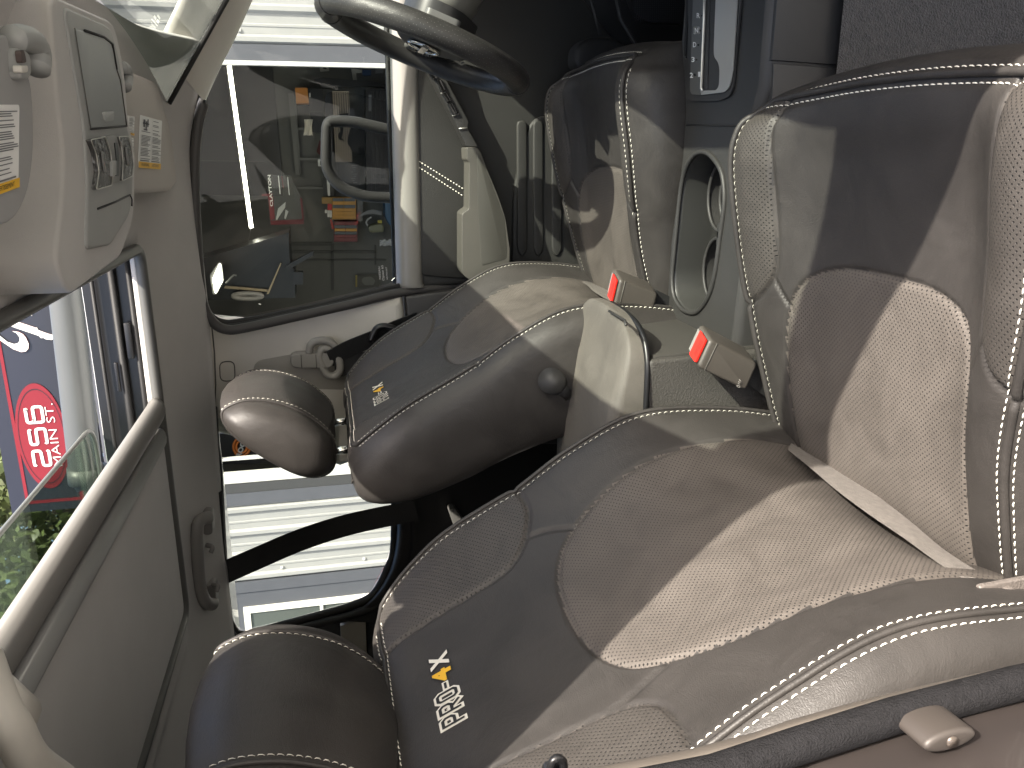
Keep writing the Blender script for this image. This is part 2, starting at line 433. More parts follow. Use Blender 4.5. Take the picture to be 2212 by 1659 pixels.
SY = .655
HX = .030     # the seat's own reference point
def make_seat(label, cat, group):
    root = thing('front_seat', (-.15, SY, .40), label, cat, group)
    CI = NF+NS-2           # column of the centre line on the face
    # ---- backrest
    keys = [(.78, -.395, -.335, -.52, .190, .225), (.86, -.368, -.318, -.51, .212, .248), (.95, -.345, -.305, -.50, .218, .254),
            (1.05, -.368, -.306, -.492, .220, .256), (1.134, -.405, -.345, -.515, .220, .256), (1.205, -.438, -.394, -.548, .219, .253),
            (1.283, -.478, -.438, -.577, .216, .248), (1.325, -.499, -.470, -.586, .207, .238), (1.352, -.511, -.496, -.588, .196, .224),
            (1.367, -.523, -.515, -.585, .184, .208), (1.3745, -.540, -.536, -.574, .172, .190), (1.376, -.552, -.551, -.562, .165, .178)]
    rows, arc = keyed(keys, 236)
    G = build_grid('back', rows); Y0 = G[:, :, 1].copy()
    t = np.clip((-G[:, :, 1]-.12)/.09, 0, 1); G[:, :, 1] -= .030*t*t*(3-2*t)      # the bolster on the near side is a little wider
    N = grid_normals(G)
    if N[100, CI, 0] < 0: N = -N
    H, W = G.shape[:2]
    yz = np.stack([Y0, np.broadcast_to(rows[:, 0][:, None], (H, W))], 2).reshape(-1, 2)
    face = np.zeros((H, W), bool); face[:, NS-1:NS-1+2*NF-1] = True
    sy = lambda c: [(-a, b) for a, b in c]
    ins = [(-.155, .77), (-.157, .95), (-.154, 1.06), (-.142, 1.12), (-.115, 1.165), (-.07, 1.188), (0, 1.195), (.07, 1.188), (.115, 1.165), (.142, 1.12), (.154, 1.06), (.157, .95), (.155, .77)]
    ins = [tuple(q) for q in cr(ins, 6)]
    pat = [tuple(q) for q in cr([(.108, 1.380), (.112, 1.355), (.116, 1.318), (.117, 1.27), (.121, 1.232), (.138, 1.211), (.160, 1.199), (.185, 1.194), (.235, 1.204)], 6)]
    patn = [tuple(q) for q in cr([(-.105, 1.380), (-.112, 1.355), (-.125, 1.30), (-.136, 1.245), (-.142, 1.21), (-.152, 1.187), (-.175, 1.178), (-.235, 1.190)], 6)]
    cross = [tuple(q) for q in cr([(.148, 1.205), (.141, 1.182), (.126, 1.157)], 4)]
    crossn = [tuple(q) for q in cr([(-.142, 1.212), (-.138, 1.185), (-.128, 1.152)], 4)]
    D = np.minimum.reduce([seg_dist(yz, ins), seg_dist(yz, pat), seg_dist(yz, patn), seg_dist(yz, cross), seg_dist(yz, crossn)]).reshape(H, W)
    in_ins = inside(yz, ins).reshape(H, W) & face
    pp = pat+[(.30, 1.20), (.30, 1.40)]
    in_pf = inside(yz, pp).reshape(H, W) & face; in_pn = inside(yz, patn+[(-.30, 1.18), (-.30, 1.40)]).reshape(H, W) & face
    disp = groove(D, .0021, .0030)*face
    dpad = seg_dist(yz, ins).reshape(H, W); disp += in_ins*.004*(1-np.exp(-dpad/.012))
    dp2 = np.minimum(seg_dist(yz, pat), seg_dist(yz, patn)).reshape(H, W); disp += (in_pf | in_pn)*.003*(1-np.exp(-dp2/.012))
    # valley of the sewn edge
    jn, jf = NS-1, NS-1+2*NF-2
    cols = np.arange(W)
    yc = np.r_[0, np.cumsum(np.linalg.norm(G[110, 1:]-G[110, :-1], axis=1))]
    w_ = np.minimum(np.abs(yc-yc[jn]), np.abs(yc-yc[jf]))
    io, oo = .0090/(yc[jn+2]-yc[jn])*2, .0065/(yc[jn]-yc[jn-1])     # columns in 8.5 mm, inwards and outwards
    disp += (-.0022*np.exp(-((w_-.0052)/.0030)**2))[None, :]*(rows[:, 0] < 1.372)[:, None]
    rng = np.random.RandomState(3)
    G = G+N*disp[:, :, None]; N2 = grid_normals(G); N2 = N2 if N2[100, CI, 0] > 0 else -N2
    UV = np.stack([G[:, :, 1], np.broadcast_to(arc[:, None], (H, W))], 2)
    back = split_mesh('backrest', G, N2, UV, ~(in_ins | in_pf | in_pn), LEA, root)
    split_mesh('insert_panel', G, N2, UV, in_ins, LEAI, back)
    split_mesh('bolster_panel', G, N2, UV, in_pf, LEAP, back)
    split_mesh('bolster_panel', G, N2, UV, in_pn, LEAP, back)
    top = H-14
    rr = np.arange(20, top+1, 2)
    def path_back(off):
        a = [(i, jn-off) for i in rr]; b = [(top+3-abs(0), j) for j in range(jn+6, jf-5, 3)]; c = [(i, jf+off) for i in rr[::-1]]
        return a, b, c
    a, b, c = path_back(0)
    p, n = surf_poly(G, N2, a+b+c, .0004); tube('piping', p, .0026, LEA, back, n=8)
    runs = []
    for off, row_off in ((oo, 1.5), (-io, -1.6)):
        runs.append(surf_poly(G, N2, [(i, jn-off) for i in rr], .0002)); runs.append(surf_poly(G, N2, [(i, jf+off) for i in rr], .0002))
        runs.append(surf_poly(G, N2, [(top+3+row_off*1.2, j) for j in range(jn+8, jf-7, 3)], .0002))
    stitches('stitching', runs, back)
    # embroidered name on the upper panel
    zs = rows[:, 0]
    def onback(y, z, lift=.0012):
        i = np.interp(z, zs, np.arange(H)); j = CI+np.interp(y, G[int(i), CI-NF+1:CI+NF, 1], np.arange(-NF+1, NF))
        q, n = surf_poly(G, N2, [(i, j)], lift); return q[0]+np.array([0, SY, 0])
    y0, z0, hh = -.044, 1.3075, .0195
    emb = []
    def word(s, dy, wd, bold, Mt, lift, grow=0):
        fn = lambda x, y: onback(y0+dy-grow+x, z0-grow+y, lift)
        return lettering('embroidery', s, fn, Mt, None, w=wd+2*grow, h=hh+2*grow, bold=bold)
    def stroke(path, wd, Mt, lift, closed=False):
        p = [np.array(q, float) for q in path]; n = len(p); vs = []
        for i in range(n):
            t0 = p[i]-p[i-1] if (i > 0 or closed) else p[1]-p[0]; t1 = p[(i+1) % n]-p[i] if (i < n-1 or closed) else t0
            t0 = t0/np.linalg.norm(t0); t1 = t1/np.linalg.norm(t1); n0 = np.array([-t0[1], t0[0]]); n1 = np.array([-t1[1], t1[0]]); mm = n0+n1; mm /= max(np.dot(mm, n0), .35)
            e = np.zeros(2)
            if not closed and i == 0: e = -t1*wd*.5
            if not closed and i == n-1: e = t0*wd*.5
            vs += [p[i]+e+mm*wd/2, p[i]+e-mm*wd/2]
        fs = [(2*i, 2*i+1, (2*i+3) % (2*n), (2*i+2) % (2*n)) for i in range(n if closed else n-1)]
        return mesh('embroidery', [onback(y0+v[0], z0+v[1], lift) for v in vs], fs, Mt, None, False, False)
    h_, w1 = .0175, .0112
    bowl = lambda x: [(x, 0), (x, h_), (x+w1*.78, h_), (x+w1, h_*.84), (x+w1, h_*.56), (x+w1*.78, h_*.40), (x+.0008, h_*.40)]
    ring_ = lambda x: [(x, h_*.14), (x, h_*.86), (x+w1*.2, h_), (x+w1*.8, h_), (x+w1, h_*.86), (x+w1, h_*.14), (x+w1*.8, 0), (x+w1*.2, 0)]
    for wd, Mt, l in ((.0074, STI, .0005), (.0029, BLK, .0011)):
        emb.append(stroke(bowl(.000), wd, Mt, l)); emb.append(stroke(bowl(.0178), wd, Mt, l+.0001)); emb.append(stroke([(.0178+w1*.45, h_*.40), (.0178+w1, 0)], wd, Mt, l+.0002)); emb.append(stroke(ring_(.0358), wd, Mt, l+.0003, True))
        emb.append(stroke([(.0525, h_*.46), (.0585, h_*.46)], wd*.85, Mt, l+.0004))
    hh = .0185
    emb.append(word('4', .0625, .0185, .07, BLK, .0005, .0018)); emb.append(word('4', .0625, .0185, .035, YEL, .0013))
    emb.append(word('X', .0835, .0205, .07, BLK, .0005, .0018)); emb.append(word('X', .0835, .0205, .045, STI, .0013))
    for e in emb: e.data.update()
    join('embroidered_name', emb, back)
    for o in [back]+list(back.children):
        if o.name.startswith('embroidered'): continue
        o.data.transform(Matrix.Translation((0, SY, 0)))
    # ---- cushion
    keys = [(-.43, .79, -.43, .79, .170, .205), (-.385, .835, -.385, .835, .178, .21), (-.34, .868, -.345, .868, .192, .225), (-.25, .884, -.25, .900, .200, .240),
            (-.167, .893, -.167, .922, .205, .246), (-.08, .900, -.08, .941, .208, .25), (-.014, .911, -.014, .952, .208, .25), (.022, .921, .018, .949, .205, .246),
            (.042, .9225, .032, .939, .200, .240), (.058, .920, .046, .926, .197, .237), (.069, .913, .056, .913, .196, .236), (.077, .897, .063, .895, .196, .236), (.081, .865, .066, .865, .196, .236), (.074, .81, .060, .81, .196, .236), (.04, .75, .03, .75, .19, .23), (.0, .72, .0, .72, .18, .21)]
    rows, arc = keyed(keys, 250)
    G = build_grid('cush', rows); Y0 = G[:, :, 1].copy()
    t = np.clip((-G[:, :, 1]-.09)/.09, 0, 1); q_ = np.clip((-.06-G[:, :, 0])/.2, 0, 1); G[:, :, 1] += .030*t*t*(3-2*t)*q_*q_*(3-2*q_)
    N = grid_normals(G)
    if N[100, CI, 2] < 0: N = -N
    H, W = G.shape[:2]
    xa = np.broadcast_to(rows[:, 0][:, None], (H, W)).copy()
    past = np.argmax(rows[:, 0]); xa[past:] = rows[past, 0]+(arc[past:]-arc[past])[:, None]     # carry the coordinate on over the front edge
    yx = np.stack([Y0, xa], 2).reshape(-1, 2)
    face = np.zeros((H, W), bool); face[:, NS-1:NS-1+2*NF-1] = True
    ins = [(-.136, -.45), (-.136, -.30), (-.132, -.22), (-.124, -.170), (-.106, -.135), (-.065, -.117), (0, -.113), (.07, -.117), (.118, -.135), (.138, -.170), (.146, -.22), (.150, -.30), (.150, -.45)]
    ins = [tuple(q) for q in cr(ins, 6)]
    pat = [tuple(q) for q in cr([(.148, .10), (.148, .052), (.152, .02), (.149, -.03), (.148, -.09), (.153, -.130), (.167, -.152), (.190, -.168), (.23, -.182)], 6)]
    cross = [tuple(q) for q in cr([(.155, -.136), (.147, -.152), (.134, -.172)], 4)]
    D = np.minimum.reduce([seg_dist(yx, ins), seg_dist(yx, pat), seg_dist(yx, sy(pat)), seg_dist(yx, cross), seg_dist(yx, sy(cross))]).reshape(H, W)
    ke = int(np.argmin(np.abs(rows[:past, 0]-.057)))
    lim = np.zeros((H, W), bool); lim[:ke] = True; face &= lim
    in_ins = inside(yx, ins).reshape(H, W) & face
    pp = pat+[(.30, -.18), (.30, .10)]
    in_pf = inside(yx, pp).reshape(H, W) & face; in_pn = inside(yx, sy(pp)).reshape(H, W) & face
    disp = groove(D, .0021, .0034)*face
    dpad = seg_dist(yx, ins).reshape(H, W); disp += in_ins*.005*(1-np.exp(-dpad/.014))
    dp2 = np.minimum(seg_dist(yx, pat), seg_dist(yx, sy(pat))).reshape(H, W); disp += (in_pf | in_pn)*.003*(1-np.exp(-dp2/.012))
    disp += (-.0022*np.exp(-((w_-.0052)/.0030)**2))[None, :]*lim
    rowd = np.abs(np.arange(H)-ke)*(arc[1]-arc[0]); disp += (-.0022*np.exp(-((rowd-.0065)/.004)**2))[:, None]*((cols > jn) & (cols < jf))[None, :]
    G = G+N*disp[:, :, None]; N2 = grid_normals(G); N2 = N2 if N2[100, CI, 2] > 0 else -N2
    UV = np.stack([G[:, :, 1], np.broadcast_to(arc[:, None], (H, W))], 2)
    cush = split_mesh('cushion', G, N2, UV, ~(in_ins | in_pf | in_pn), LEA, root)
    split_mesh('insert_panel', G, N2, UV, in_ins, LEAI, cush)
    split_mesh('bolster_panel', G, N2, UV, in_pf, LEAP, cush); split_mesh('bolster_panel', G, N2, UV, in_pn, LEAP, cush)
    rr = np.arange(34, ke-5, 2)
    for path in ([(i, jn) for i in rr]+[(ke-2, jn+2)]+[(ke, j) for j in range(jn+7, jf-6, 3)]+[(ke-2, jf-2)]+[(i, jf) for i in rr[::-1]],):
        p, n = surf_poly(G, N2, path, .0012); tube('piping', cr(p, 2), .0036, LEA, cush, n=8)
    runs = []
    for off, row_off in ((oo, 1.5), (-io, -1.6)):
        runs.append(surf_poly(G, N2, [(i, jn-off) for i in rr], .0002)); runs.append(surf_poly(G, N2, [(i, jf+off) for i in rr], .0002))
        runs.append(surf_poly(G, N2, [(ke+row_off*1.5, j) for j in range(jn+6, jf-5, 3)], .0002))
    stitches('stitching', runs, cush)
    # felt strip bridging the gap at the back of the cushion
    ed = [((1709, 957), (1702, 972)), ((1750, 981), (1752, 1012)), ((1818, 1021), (1803, 1056)), ((1888, 1066), (1878, 1112)), ((1963, 1123), (1952, 1162)), ((2038, 1186), (2026, 1216)), ((2122, 1240), (2092, 1258))]
    o = loft('felt_strip', [[P(*a_, X=-.336)-np.array([0, SY, 0]), P((a_[0]+b_[0])/2, (a_[1]+b_[1])/2, X=-.331)-np.array([0, SY, 0]), P(*b_, X=-.328)-np.array([0, SY, 0])] for a_, b_ in ed], FELT, cush, 3, 4)
    for o in [cush]+list(cush.children): o.data.transform(Matrix.Translation((0, SY, 0)))
    # ---- headrest
    prof = [(-.480, 1.545), (-.468, 1.528), (-.463, 1.504), (-.468, 1.468), (-.484, 1.430), (-.506, 1.402), (-.532, 1.381), (-.560, 1.376), (-.588, 1.382), (-.600, 1.402), (-.596, 1.430), (-.574, 1.468), (-.536, 1.515), (-.505, 1.540)]
    prof = np.array(prof); cen = np.array([-.528, 1.452]); ring = np.array(cr(prof, 7, True))
    frontness = np.clip((-ring[:, 0]+cen[0]+.10)/.1, 0, 1)
    ys = [(-.136, .0, 0), (-.1355, .25, 0), (-.133, .5, 0), (-.128, .70, 0), (-.120, .84, 0), (-.110, .93, 0), (-.100, .98, 0), (-.094, 1.0, 0), (-.090, 1.0, 0), (-.086, 1.004, .001), (-.070, 1.01, .004), (-.04, 1.015, .008), (0, 1.02, .010)]
    ys = ys+[(-a, b, c) for a, b, c in ys[-2::-1]]
    vs = []; fs = []; n = len(ring)
    front = (ring[:, 0] > -.50) | (ring[:, 1] > 1.52)
    for y, s, f in ys:
        for k in range(n):
            o_ = cen+(ring[k]-cen)*s; gro = -.0025*math.exp(-((abs(y)-.092)/.0025)**2)
            d = (ring[k]-cen)/np.linalg.norm(ring[k]-cen)
            o_ = o_+d*(gro+f*(ring[k, 0] > cen[0]))
            vs.append((o_[0], y+SY, o_[1]))
    for i in range(len(ys)-1):
        for k in range(n): fs.append((i*n+k, i*n+(k+1) % n, (i+1)*n+(k+1) % n, (i+1)*n+k))
    hr = mesh('headrest', vs, fs, LEA, root)
    runs = []
    for s in (-1, 1):
        pts = np.array([np.array([r[0], SY+s*.0865, r[1]])+np.array([(r-cen)[0], 0, (r-cen)[1]])/np.linalg.norm(r-cen)*.0016 for r in ring]); nn = np.array([[(r-cen)[0], 0, (r-cen)[1]] for r in ring]); nn /= np.linalg.norm(nn, axis=1, keepdims=True)
        runs.append((np.vstack([pts, pts[:1]]), np.vstack([nn, nn[:1]])))
        pi = np.array([np.array([r[0], SY+s*.0925, r[1]]) for r in ring]); tube('piping', pi, .0028, LEA, hr, n=6, closed=True)
    stitches('stitching', runs, hr, L=.0055, gap=.002)
    for s in (-1, 1):
        tube('headrest_post', [(-.566, SY+s*.075, 1.40), (-.563, SY+s*.075, 1.33)], .007, CHR, root, n=12)
        tube('post_sleeve', [(-.5645, SY+s*.075, 1.372), (-.5645, SY+s*.075, 1.362)], .0095, PBK, root, n=14)
    # ---- side valance, recliner knob, lower frame
    for s in (-1, 1):
        o = slab('side_shield', rounded([(-.46, SY+s*.240, .80), (-.30, SY+s*.240, .84), (.02, SY+s*.240, .80), (.05, SY+s*.240, .66), (-.44, SY+s*.240, .64)], .03), (0, -s*.03, 0), PDK, root, .006)
    box('seat_frame', (-.16, SY, .62), (.42, .40, .12), PBK, root, .02)
    for s in (-1, 1): box('slide_rail', (-.14, SY+s*.17, .50), (.56, .045, .04), PBK, root, .006)
    return root
pseat = make_seat('nearer leather seat with diagonal sunlight across its cushion and backrest', 'car seat', 'front leather seats')
dseat = copy_tree(pseat)
dseat['label'] = 'far leather seat behind the steering wheel, its dark side panel facing the console'
dseat.location += Vector((.083, .72, .012))
for ch in dseat.children:
    if ch.name.startswith('headrest'): ch.location.z += .022
    if ch.name.startswith('cushion'): ch.location.z += .01
for ch in pseat.children:
    if ch.name.startswith('headrest'): ch.location.z -= .012
# knob on the inner side of the far seat
tube('recliner_knob', [P(1203, 828, Y=1.115), P(1190, 822, Y=1.075)], .019, PDK, dseat, n=20)
tube('knob_stem', [P(1225, 852, Y=1.10), P(1204, 830, Y=1.095)], .013, PDK, dseat, n=14)
# ------------------------------------------------------------------ cab shell
cab = thing('truck_cab', (-.3, 1.0, .3), 'grey interior shell of the vehicle with roof lining, pillars and open sunroof', 'vehicle cabin')
# roof lining: rows along X, columns across Y, left open over the sunroof
SRX0, SRX1, SRY0, SRY1 = -.80, -.146, .585, 1.385
def zroof(x, y):
    t = abs(y-.98)/.60
    z = 1.695+.012*(1-t)-.066*max(0, (t-.62)/.38)**1.7
    z -= .055*max(0, (x-.0)/.17)**1.5 if x > .0 else 0
    z -= .02*max(0, (-x-1.2)/.8)
    z += .016*min(1, max(0, (-x-.30)/.5))*max(0, (t-.62)/.38)**1.5
    return z
xs = sorted(set(list(np.linspace(-2.3, -.8, 16))+list(np.linspace(-.8, -.146, 14))+list(np.linspace(-.146, .168, 14))))
ysr = sorted(set(list(np.linspace(.37, .585, 12))+list(np.linspace(.585, 1.385, 18))+list(np.linspace(1.385, 1.585, 14))))
vs = []; fs = []
for x in xs:
    for y in ysr:
        yy = y
        if x > .0: yy = .98+(y-.98)*(1-.10*(x/.168)**2)
        vs.append((x, yy, zroof(x, y)))
W = len(ysr)
for i in range(len(xs)-1):
    for j in range(W-1):
        xm = (xs[i]+xs[i+1])/2; ym = (ysr[j]+ysr[j+1])/2
        if SRX0 < xm < SRX1 and SRY0 < ym < SRY1: continue
        fs.append((i*W+j, i*W+j+1, (i+1)*W+j+1, (i+1)*W+j))
hl = mesh('headliner', vs, fs, HEAD, cab)
md = hl.modifiers.new('thickness', 'SOLIDIFY'); md.thickness = .012; md.offset = 1
# sunroof: trim rim, deep black well, rails, sliding shade, slid-back glass
rim = rounded([(SRX1-.003, SRY0, 1.695), (SRX1-.003, SRY1, 1.692), (SRX0, SRY1, 1.692), (SRX0, SRY0, 1.695)], .03, 6)
tube('sunroof_trim', rim, .009, mat('sunroof_trim_grey', (.10, .099, .092), .45), cab, n=10, closed=True)
x0, x1, y0, y1 = SRX0+.004, SRX1+.004, SRY0-.012, SRY1+.022
vs = [(x0, y0, 1.700), (x1, y0, 1.700), (x1, y1, 1.700), (x0, y1, 1.700), (x0, y0, 1.788), (x1, y0, 1.788), (x1, y1, 1.788), (x0, y1, 1.788)]
slab('sunroof_well', [(x0, y1, 1.700), (x1, y1, 1.700), (x1, y1+.004, 1.790), (x0, y1+.004, 1.790)], (0, .02, 0), PBK, cab)
slab('sunroof_well', [(x1, y0, 1.700), (x1, y1, 1.700), (x1+.012, y1, 1.790), (x1+.012, y0, 1.790)], (.02, 0, 0), HEAD, cab)
slab('sunroof_well', [(x0, y0, 1.700), (x1, y0, 1.700), (x1, y0, 1.790), (x0, y0, 1.790)], (0, -.02, 0), PBK, cab)
for k, (dz, dy, r) in enumerate(((1.716, .006, .005), (1.742, .004, .007), (1.772, .006, .004))):
    tube('sunroof_rail', [(x0, y1-dy, dz), (x1, y1-dy, dz)], r*.8, RUB, cab, n=8)
box('rail_clip', (-.30, y1-.010, 1.727), (.06, .008, .010), PBK, cab, .002)
box('rail_clip', (-.36, y1-.010, 1.752), (.05, .006, .006), PBK, cab, .002)
# sliding shade with its rounded pull lip
lipa = [P(325, 915, Z=1.692), P(200, 1100, Z=1.694), P(100, 1270, Z=1.694), P(0, 1430, Z=1.694)]
yA, yB = 1.372, .60
lipx = -.412
tube('shade_lip', [(lipx, yA, 1.694), (lipx, yA-.02, 1.692), (lipx, yB, 1.692)], .016, mat('shade_lip_grey', (.17, .165, .155), .45), cab, n=16, flat=(1.25, .9))
slab('sliding_shade', [(lipx-.012, yA, 1.703), (SRX0-.05, yA, 1.703), (SRX0-.05, yB, 1.703), (lipx-.012, yB, 1.703)], (0, 0, .01), HEAD, cab)
tube('shade_groove_trim', [(lipx-.052, yA+.006, 1.693), (lipx-.052, yB, 1.693)], .012, PLT2, cab, n=12, flat=(1.5, .7))
# lining that closes in behind the shade lip
slab('rear_lining', [(lipx-.066, yA+.012, 1.690), (lipx-.066, yB-.02, 1.692), (SRX0-.05, yB-.02, 1.693), (SRX0-.05, yA+.012, 1.691)], (0, 0, .008), HEAD, cab)
pane = slab('sunroof_glass', rounded([(-.452, 1.44, 1.812), (-.447, .56, 1.812), (-.98, .56, 1.815), (-.98, 1.44, 1.815)], [.05, .05, .02, .02], 6), (0, 0, .005), glass('smoked_sunroof_glass', (.62, .68, .62), .3), cab, 0)
tube('glass_edge', rounded([(-.452, 1.44, 1.812), (-.447, .56, 1.812), (-.98, .56, 1.815), (-.98, 1.44, 1.815)], [.05, .05, .02, .02], 6), .0035, mat('ground_glass_edge', (.13, .135, .125), .4), cab, n=6, closed=True)
WPT = mat('white_body_paint', (.72, .73, .72), .3, coat=.5)
# outer roof skin with the same opening
for a, b, c, d in ((-2.3, -.86, .40, 1.56), (SRX1+.03, .185, .46, 1.50), (-.86, SRX1+.03, .40, SRY0-.03), (-.86, SRX1+.03, SRY1+.045, 1.56)):
    slab('roof_skin', [(a, c, 1.792), (b, c, 1.792), (b, d, 1.792), (a, d, 1.792)], (0, 0, .004), WPT, cab)
for a, b, ya, yb in ((-2.3, .10, 1.585, 1.76),):
    slab('roof_side_rail', rounded([(a, ya, 1.655), (a, yb, 1.655), (a, yb-.0 if yb > 1 else yb, 1.74), (a, ya, 1.80)], .01), (b-a, 0, 0), WPT, cab)  # solid rail added out of view to stop sunlight leaking past the roof edge
# driver's side: A pillar, roof edge, B pillar
a = PL([(392, -30), (347, 80), (333, 108), (376, 143)], Y=1.50); a = [P(400, -30, Y=1.485), P(347, 80, Y=1.49), P(333, 108, Y=1.49), P(352, 125, Y=1.50)]
b = [P(455, -30, Y=1.50), P(405, 80, Y=1.50), P(382, 115, Y=1.495), P(376, 143, Y=1.505)]
c_ = [P(505, -30, Y=1.52), P(452, 90, Y=1.52), P(430, 140, Y=1.515), P(405, 175, Y=1.525)]
d = [P(547, -30, Y=1.575), P(500, 75, Y=1.575), P(467, 140, Y=1.57), P(435, 212, Y=1.572)]
e = [q+np.array([0, .06, .0]) for q in d]
ap = loft('a_pillar_trim', [[np.array(x)+np.array([0, .07, 0]) for x in a], a, b, c_, d, e], PLT, cab, 5, 4, thick=None)
lab = quadfn(P(407, 151, Y=1.508), P(380, 113, Y=1.488), P(403, 80, Y=1.492), P(428, 120, Y=1.514), (0, -.004, 0))
ink = mat('faded_grey_print', (.27, .27, .25), .6)
vs = []; fs = []
def pr(x0, y0, x1, y1):
    b0 = len(vs); vs.extend([lab(x0, y0), lab(x1, y0), lab(x1, y1), lab(x0, y1)]); fs.append((b0, b0+1, b0+2, b0+3))
rs = random.Random(5)
pr(.05, .80, .95, .98)
for k in range(9): pr(.02, .05+.08*k, rs.uniform(.55, .98), .085+.08*k)
mesh('pillar_caution_print', vs, fs, ink, ap, False, False)
# windscreen: slopes from the header down and forward
wsT, wsB = .172, .92
rows = []
for t in np.linspace(0, 1, 6):
    x = wsT+(wsB-wsT)*t; z = 1.641-.465*t; hw = .50+.14*t; rows.append([(x-.10*s*s, .98+hw*s, z) for s in np.linspace(-1, 1, 9)])
ws = loft('windscreen', rows, GLW, cab, 2, 2)
fr = [rows[0][i] for i in range(9)]
tube('windscreen_seal', [r[8]+np.array([.0, .006, 0]) for r in [[np.array(q) for q in r] for r in rows]], .005, RUB, cab, n=8)
stk = quadfn(P(332, 73, Y=1.43), P(318, 60, Y=1.43), P(336, 22, Y=1.44), P(350, 42, Y=1.44))
vs = []; fs = []
lab = stk
for k in range(6): pr(rs.uniform(0, .1), .04+.06*k, rs.uniform(.7, .95), .065+.06*k)
pr(.05, .48, .98, .54); pr(0.1, .62, .42, .8); pr(.55, .66, .9, .78); pr(.2, .86, .6, .98)
mesh('glass_etching', vs, fs, WHT, ws, False, False)
# passenger's side uprights (only edges of them come into view): B pillar at the rear of the open doorway
pA = [P(u, v, Y=.315) for u, v in ((1311, 1649), (1531, 1601), (1799, 1526), (1959, 1486), (2134, 1449), (2212, 1431))]
def upright(name, x, y, zs, r, M, flat=None, n=10):
    return tube(name, [(x(z), y, z) for z in zs], r, M, cab, n=n, flat=flat)
zz = np.linspace(.45, 1.62, 14)
xe = lambda z: -.262+.045*(z-1.0) if z > 1.0 else -.262+.15*(1.0-z)**1.5
LP = [(1311, 1649), (1368, 1636), (1531, 1601), (1659, 1556), (1799, 1526), (1959, 1486), (2134, 1449), (2212, 1431)]
def strip_xyz(pts, y, dx=0):
    q = PL(pts, Y=y); q = sorted([tuple(a) for a in q], key=lambda a: -a[2])
    lo = q[-1]; hi = q[0]
    q = [(hi[0]-.01, y, 1.62), (hi[0], y, 1.40)]+q+[(lo[0]+.02, y, .80), (lo[0]+.08, y, .60)]
    return [np.array(a)+np.array([dx, 0, 0]) for a in q]
e0 = strip_xyz([(1311, 1662), (1531, 1606), (1799, 1528), (1959, 1488), (2134, 1450), (2212, 1433)], .315)
e1 = strip_xyz([(1311, 1690), (1659, 1588), (1859, 1528), (2059, 1480), (2212, 1446)], .300)
e2 = strip_xyz([(1400, 1722), (1659, 1648), (1859, 1579), (2034, 1527), (2159, 1490), (2212, 1477)], .285)
def rs_(p, n=16):
    return resamp([tuple(a) for a in p], n)
e0, e1, e2 = rs_(e0), rs_(e1), rs_(e2)
bp = thing('seal_holder', (-.26, .3, 1.0), '', ''); bpl = bp; COL.objects.unlink(bp); bpl = None
loft('door_opening_trim', [[q+np.array([-.075, .05, 0]) for q in e0], [q+np.array([-.020, .012, 0]) for q in e0], e0, e1, [q+np.array([-.01, -.004, 0]) for q in e1]], mat('taupe_trim', (.115, .10, .085), .5, var=.08), cab, 2, 3)
tube('weatherstrip', [a*.36+b*.64+np.array([-.002, 0, 0]) for a, b in zip(e1, e2)], .0086, RUBF, cab, n=14)
e3 = [q+np.array([-.004, -.10, 0]) for q in e2]
PILM = mat('bronze_body_paint', (.055, .046, .043), .32, metal=.35, coat=.6, var=.1)
loft('b_pillar_panel', [[q+np.array([-.012, .01, 0]) for q in e2], [q+np.array([-.010, -.012, 0]) for q in e2], [q+np.array([-.008, -.03, 0]) for q in e2], [q+np.array([-.010, -.07, 0]) for q in e2], [q+np.array([-.03, -.12, 0]) for q in e2]], PILM, cab, 2, 3)
sc_ = P(2056, 1602, Y=.264); ex, ey = P(2130, 1578, Y=.264)-P(2056, 1602, Y=.264), P(2062, 1628, Y=.264)-P(2056, 1602, Y=.264)
ov_ = lambda k: [sc_+ex*k*math.cos(a)+ey*k*math.sin(a) for a in np.linspace(0, 2*math.pi, 28)[:-1]]
st = slab('striker_plate', ov_(.75), (-.002, .02, 0), mat('dull_bronze', (.058, .049, .043), .5, metal=.2), cab, .004, 3)
tube('striker_bolt', [sc_+np.array([0, -.001, 0]), sc_+np.array([0, .002, 0])], .0030, mat('dull_zinc', (.12, .10, .085), .35, metal=.6), st, n=10)
# roof side rail over the open door
tube('door_header', [(.26, .372, 1.575), (.12, .360, 1.628), (-.25, .367, 1.645), (-.8, .36, 1.64), (-1.6, .40, 1.62)], .024, PLT, cab, n=10, flat=(1, .8))
slab('a_pillar', rounded([(.10, .345, 1.655), (.315, .330, 1.60), (.345, .322, 1.46), (.35, .325, 1.30), (.36, .34, 1.14), (1.0, .34, 1.13), (.62, .36, 1.42), (.24, .395, 1.66)], .02), (0, .03, 0), PLT, cab, .008, 3)  # out of view; flared wide at the base to shape its shadow on the seat
